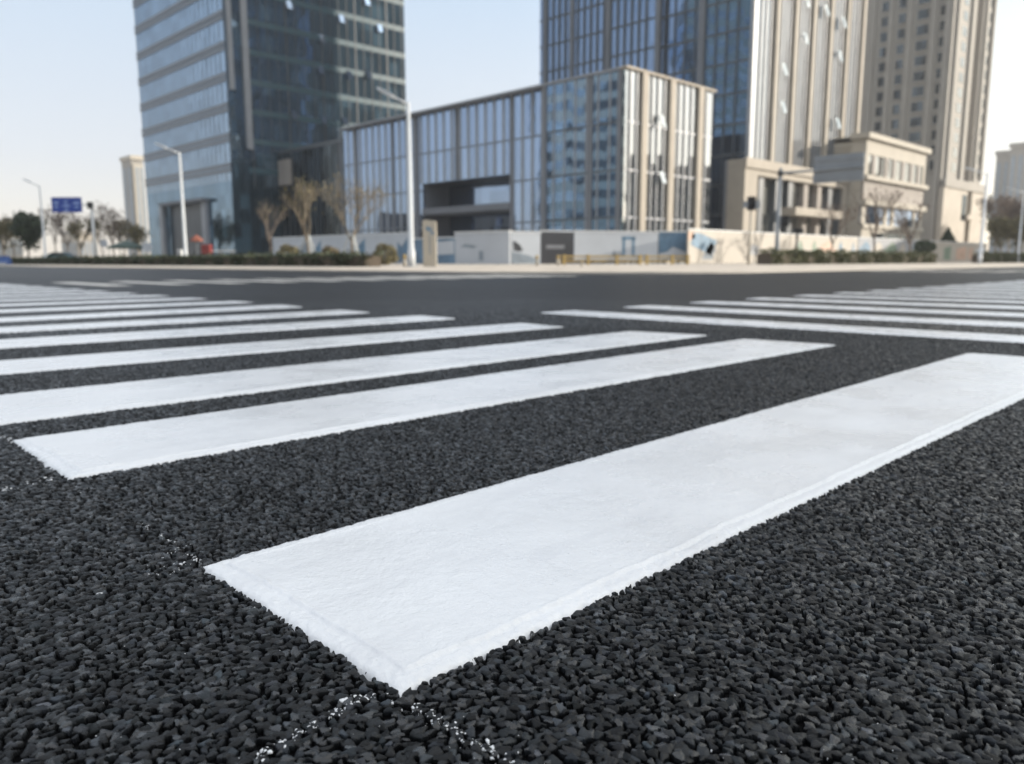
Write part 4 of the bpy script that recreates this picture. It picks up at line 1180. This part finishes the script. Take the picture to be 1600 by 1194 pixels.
for q, z, rr, lab in ((165, 2.6, .45, 'round white notice disc on a post right of the blue sign mast'), (232, 2.1, .6, 'larger round white disc on a post left of the tower entrance')):
    p = at(q, 408, 96); o = empty('round_sign', (p.x, p.y, .15)); tag(o, lab, 'sign')
    MB().tube([(p.x, p.y, .152), (p.x, p.y, z)], [.05, .04], 8).build('post', M['fin'], o)
    c_ = Vector((p.x, p.y, z)); MB().tube([c_ - Fh*.10, c_ - Fh*.045], [rr, rr], 20).build('disc', M['board_white'], o)
p = at(3, 408, 74); o = empty('water_barrier', (p.x, p.y, .15)); tag(o, 'blue plastic water barrier at the left end of the hedge', 'barrier')
m = MB()
for t, w_ in ((0.152, .32), (.35, .32), (.7, .16), (.95, .16)):
    for a, b in ((-1,-1),(1,-1),(1,1),(-1,1)):
        q = p + Rh*.75*a + Fh*w_*b; m.v.append((q.x, q.y, t))
for k in range(3):
    for i in range(4): m.f.append((k*4+i, k*4+(i+1) % 4, k*4+4+(i+1) % 4, k*4+4+i))
m.f += [(3,2,1,0), (12,13,14,15)]; m.build('body', M['blue'], o, bevel=.03)
MB().obox((p.x-Fh.x*.33, p.y-Fh.y*.33, 0), Rh, Fh, .6, .015, .2, .33).build('stripe', M['board_white'], o)

# ------------------------------------------------------------------ hedges and trees
rng = np.random.default_rng(5)
def leaves(name, P, size, m, parent=None, jit=.5):
    n_ = len(P); a = rng.normal(size=(n_, 3)); a /= np.linalg.norm(a, axis=1)[:, None]
    b = np.cross(a, rng.normal(size=(n_, 3))); b /= np.linalg.norm(b, axis=1)[:, None]
    s = size*(1 + jit*(rng.random(n_)*2-1))[:, None]
    L = np.array(root_loc(parent)) if parent is not None else np.zeros(3)
    P = P - L
    V = np.stack([P - a*s*.5, P + b*s*.32, P + a*s*.5, P - b*s*.32], 1).reshape(-1, 3)
    me = raw_mesh(name, V, np.arange(n_*4).reshape(-1, 4))
    me.materials.append(m); o = bpy.data.objects.new(name, me); col.objects.link(o)
    if parent is not None: o.parent = parent
    return o

def hedge(x0, x1, y0, y1, h, n_, label, m):
    c = Vector(((x0+x1)/2, (y0+y1)/2, .15)); o = empty('hedge', c); tag(o, label, 'hedge')
    MB().box(x0+.12, x1-.12, y0+.12, y1-.12, .152, .15+h-.12).build('core', M['soil'], o)
    P = np.empty((n_, 3)); P[:, 0] = rng.uniform(x0, x1, n_); P[:, 1] = rng.uniform(y0, y1, n_); P[:, 2] = .15 + h*rng.random(n_)
    k = rng.integers(0, 3, n_)
    wob = .13*np.sin(P[:, 0]*1.7)+.10*np.sin(P[:, 1]*2.3+1)+.06*np.sin(P[:, 1]*5.1+P[:, 0]*3.7)
    P[:, 2] = np.where(k == 0, .15+h+wob+rng.normal(0, .05, n_), P[:, 2])
    if x1-x0 < y1-y0: P[:, 0] = np.where(k > 0, x0 + np.abs(rng.normal(0, .09, n_)) - wob*.6, P[:, 0])
    else: P[:, 1] = np.where(k > 0, y0 + np.abs(rng.normal(0, .09, n_)) - wob*.6, P[:, 1])
    leaves('foliage', P, .16, m, o); return o
hedge(21.0, 22.1, 31.0, 108, .62, 15000, 'long dark clipped hedge along the left pavement before the towers', M['hedge'])
yh = 25.2
xa, xb2 = onY(1207, 405, yh).x, onY(1465, 405, yh).x
hedge(xa, xb2, yh, yh+1.3, .85, 12000, 'clipped olive hedge on the right before the printed hoardings', M['hedge_olive'])
xa, xb2 = onY(1540, 405, yh).x, onY(1640, 405, yh).x
hedge(xa, xb2, yh, yh+1.5, 1.0, 8000, 'clipped hedge at the right edge beyond the grey lamp', M['hedge_olive'])

def tree(px, f, h, spread, kind, label, trunk_h=.35, nleaf=2500, leafm='leaf_olive', leaf_s=.28, group=None, bark='bark', r0=.13, stakes=False, levels=4):
    p = at(px, 408, f); base = Vector((p.x, p.y, .152)); o = empty('tree', (p.x, p.y, .15)); tag(o, label, 'tree', group)
    rn = random.Random(int(px*7+f)); m = MB(); tips = []; tw = MB()
    def grow(a, d, ln, r, lv):
        b = a + d*ln; mid = (a+b)/2 + Vector((rn.uniform(-1,1), rn.uniform(-1,1), 0))*ln*.06
        (m if lv > levels-3 else tw).tube([a, mid, b], [r, r*.85, r*.68], 6 if lv > 1 else 4, cap=False)
        if lv <= 0: tips.append(b); return
        if lv < levels: tips.append(mid)
        for k in range(rn.choice((2, 3, 3)) if lv < levels else rn.choice((4, 5))):
            th = rn.uniform(0, 2*math.pi); sp = spread*rn.uniform(.5, 1.15)
            nd = (d + Vector((math.cos(th), math.sin(th), 0))*sp + Vector((0, 0, .18))).normalized()
            grow(b, nd, ln*rn.uniform(.62, .85), r*.6, lv-1)
    H = h; grow(base, Vector((rn.uniform(-.03,.03), rn.uniform(-.03,.03), 1)).normalized(), H*trunk_h, r0, levels)
    zs = [t.z for t in tips]; k = (H)/(max(zs)-.15)
    for q in (m, tw): q.v = [(x, y, .152+(z-.152)*k) for x, y, z in q.v]
    tips = [Vector((t.x, t.y, .152+(t.z-.152)*k)) for t in tips]
    tr = m.build('trunk', M[bark], o, True)
    if tw.v: tag(tw.build('twigs', M[bark], tr, True), kind='stuff')
    if nleaf:
        T = np.array([tuple(t) for t in tips]); P = T[rng.integers(0, len(T), nleaf)] + rng.normal(0, .05*H if kind != 'dense' else .075*H, (nleaf, 3))*np.array((1, 1, .8))
        P[:, 2] = np.maximum(P[:, 2], .15 + H*(.12 if kind == 'dense' else .3))
        leaves('crown', P, leaf_s, M[leafm], o)
    if stakes:
        for th in (.3, 2.4, 4.5):
            a = base + Vector((math.cos(th), math.sin(th), 0))*.9
            MB().tube([a, base + Vector((0, 0, 1.9)) + Vector((math.cos(th), math.sin(th), 0))*.12], [.06, .05], 6).build('stake', M['stake'], o)
    return o
tree(483, 51.5, 5.3, .42, 'bare', 'vase shaped young tree with sparse olive leaves, left of the two staked trees', .36, 300, 'leaf_olive', .13, r0=.09, levels=5, bark='pale_bark', stakes=True)
tree(551, 48, 5.4, .50, 'bare', 'young staked tree with yellowing crown before the glass block left end', .34, 600, 'leaf_dry', .13, r0=.09, levels=5, bark='pale_bark', stakes=True)
tree(424, 60, 4.9, .40, 'bare', 'thin nearly leafless tree before the dark base of the left tower', .4, 120, 'leaf_olive', .12, bark='bark', r0=.07, levels=5)
tree(47, 104, 5.9, .55, 'dense', 'round dense dark evergreen tree left of the leftmost lamp', .25, 6000, 'leaf_dark', .42)
G1 = 'bare trees far off on the left'
specs = [(8, 120, 5.8, 'dense', 'leaf_olive', 'low olive bush tree at the left edge of the view', 3000), (24, 128, 7.2, 'bare', 'leaf_dry', 'tan leafy tree between the left edge and the dark evergreen', 2200),
 (88, 130, 8.5, 'bare', 'leaf_brown', 'brown bare tree rising behind the left half of the blue sign', 900), (108, 140, 9.8, 'bare', 'leaf_brown', 'tall bare tree rising behind the right half of the blue sign', 700),
 (128, 125, 6.5, 'bare', 'leaf_olive', 'small olive tree just left of the blue sign mast', 1500), (160, 128, 7.5, 'bare', 'leaf_brown', 'reddish bare tree just right of the blue sign mast', 800),
 (178, 120, 8.8, 'bare', 'leaf_brown', 'tall dark bare tree halfway between the blue sign mast and the glass tower', 500), (196, 126, 6.6, 'bare', 'leaf_dry', 'tan tree at the foot of the slim far tower', 1600),
 (222, 124, 5.4, 'dense', 'leaf_olive', 'low olive bush tree beside the glass tower corner', 2000)]
for px, f, h, kd, lm, lb_, nl in specs:
    tree(px, f, h, .5, kd, lb_, .3, int(nl*.6), lm, .32, G1, levels=4)
G2 = 'trees along the right side'
specs = [(1552, 150, 11.5, 'bare', 'leaf_brown', 'brown bare tree right of the apartment tower, nearest to it', 1800), (1572, 160, 12.5, 'bare', 'leaf_brown', 'tall brown bare tree below the grey far blocks', 2200), (1594, 150, 12, 'bare', 'leaf_brown', 'brown bare tree at the right edge of the view', 2200),
 (1560, 128, 6.5, 'dense', 'leaf_olive', 'olive bushy tree under the brown bare trees', 3000), (1586, 128, 6.8, 'dense', 'leaf_olive', 'olive bushy tree low at the right edge', 3000)]
for px, f, h, kd, lm, lb_, nl in specs:
    tree(px, f, h, .5, kd, lb_, .28, nl, lm, .42, G2)
tree(1299, 66, 4.8, .42, 'bare', 'slim bare street tree behind the right hedge, before the stone podium', .45, 200, 'leaf_brown', .16, G2, r0=.09)
tree(1363, 70, 6.4, .38, 'bare', 'dark bare street tree before the cream building, the taller of its two', .45, 200, 'leaf_brown', .16, G2, r0=.12)
tree(1420, 74, 5.6, .40, 'bare', 'dark bare street tree before the right end of the cream building', .42, 300, 'leaf_brown', .16, G2, r0=.15)
# clipped round tree, cone shrub, low round shrubs
p = at(1443, 408, 80); o = empty('round_tree', (p.x, p.y, .15)); tag(o, 'small clipped round tree on a thin stem right of the cream building', 'tree')
MB().tube([(p.x, p.y, .152), (p.x, p.y, 1.4)], [.07, .06], 8).build('trunk', M['bark'], o, True)
def blob(c, rad, n_, cone=False):
    P = rng.normal(size=(n_, 3)); P /= np.linalg.norm(P, axis=1)[:, None]
    P *= (.72 + .30*rng.random((n_, 1))**.6)*(1+.12*np.sin(P[:, :1]*5+P[:, 2:]*4))
    if cone: P[:, :2] *= (.62 - .5*P[:, 2:])
    return P*np.array(rad) + np.array(c)
leaves('crown', blob((p.x, p.y, 1.75), (.95, .95, .65), 2200), .16, M['leaf_dark'], o)
p = at(1478, 408, 112); o = empty('cone_shrub', (p.x, p.y, .15)); tag(o, 'dark cone shaped evergreen before the apartment tower base', 'shrub')
MB().tube([(p.x, p.y, .152), (p.x, p.y, 3)], [.12, .05], 8).build('trunk', M['bark'], o, True)
leaves('crown', blob((p.x, p.y, 2.6), (1.9, 1.9, 2.3), 3000, True), .3, M['leaf_dark'], o)
for q, f, r_, mt, lab in ((452, 58, .85, 'leaf_olive', 'round olive shrub left of the staked trees'), (517, 56, .75, 'leaf_dry', 'round tan shrub between the two staked trees'), (603, 52, .80, 'leaf_olive', 'round olive shrub left of the tall white lamp')):
    p = at(q, 408, f); o = empty('round_shrub', (p.x, p.y, .15)); tag(o, lab, 'shrub', 'round shrubs behind the left hedge')
    MB().tube([(p.x, p.y, .152), (p.x, p.y, .9)], [.05, .03], 6).build('stem', M['bark'], o, True)
    leaves('foliage', blob((p.x, p.y, .15+r_*.85), (r_, r_, r_*.85), 1500), .16, M[mt], o)

# ------------------------------------------------------------------ the hazy spring air
hz = MB().box(-260, 430, -260, 430, -1.0, 121).build('haze', bpy.data.materials.new('haze_air'))
tag(hz, kind='stuff')
hm = hz.data.materials[0]; hm.use_nodes = True
for n_ in list(hm.node_tree.nodes):
    if n_.type != 'OUTPUT_MATERIAL': hm.node_tree.nodes.remove(n_)
pv = hm.node_tree.nodes.new('ShaderNodeVolumePrincipled')
pv.inputs['Color'].default_value = (0.90, 0.93, 0.97, 1)
pv.inputs['Density'].default_value = 0.00045
pv.inputs['Anisotropy'].default_value = 0.2
hm.node_tree.links.new(pv.outputs[0], [n_ for n_ in hm.node_tree.nodes if n_.type == 'OUTPUT_MATERIAL'][0].inputs['Volume'])
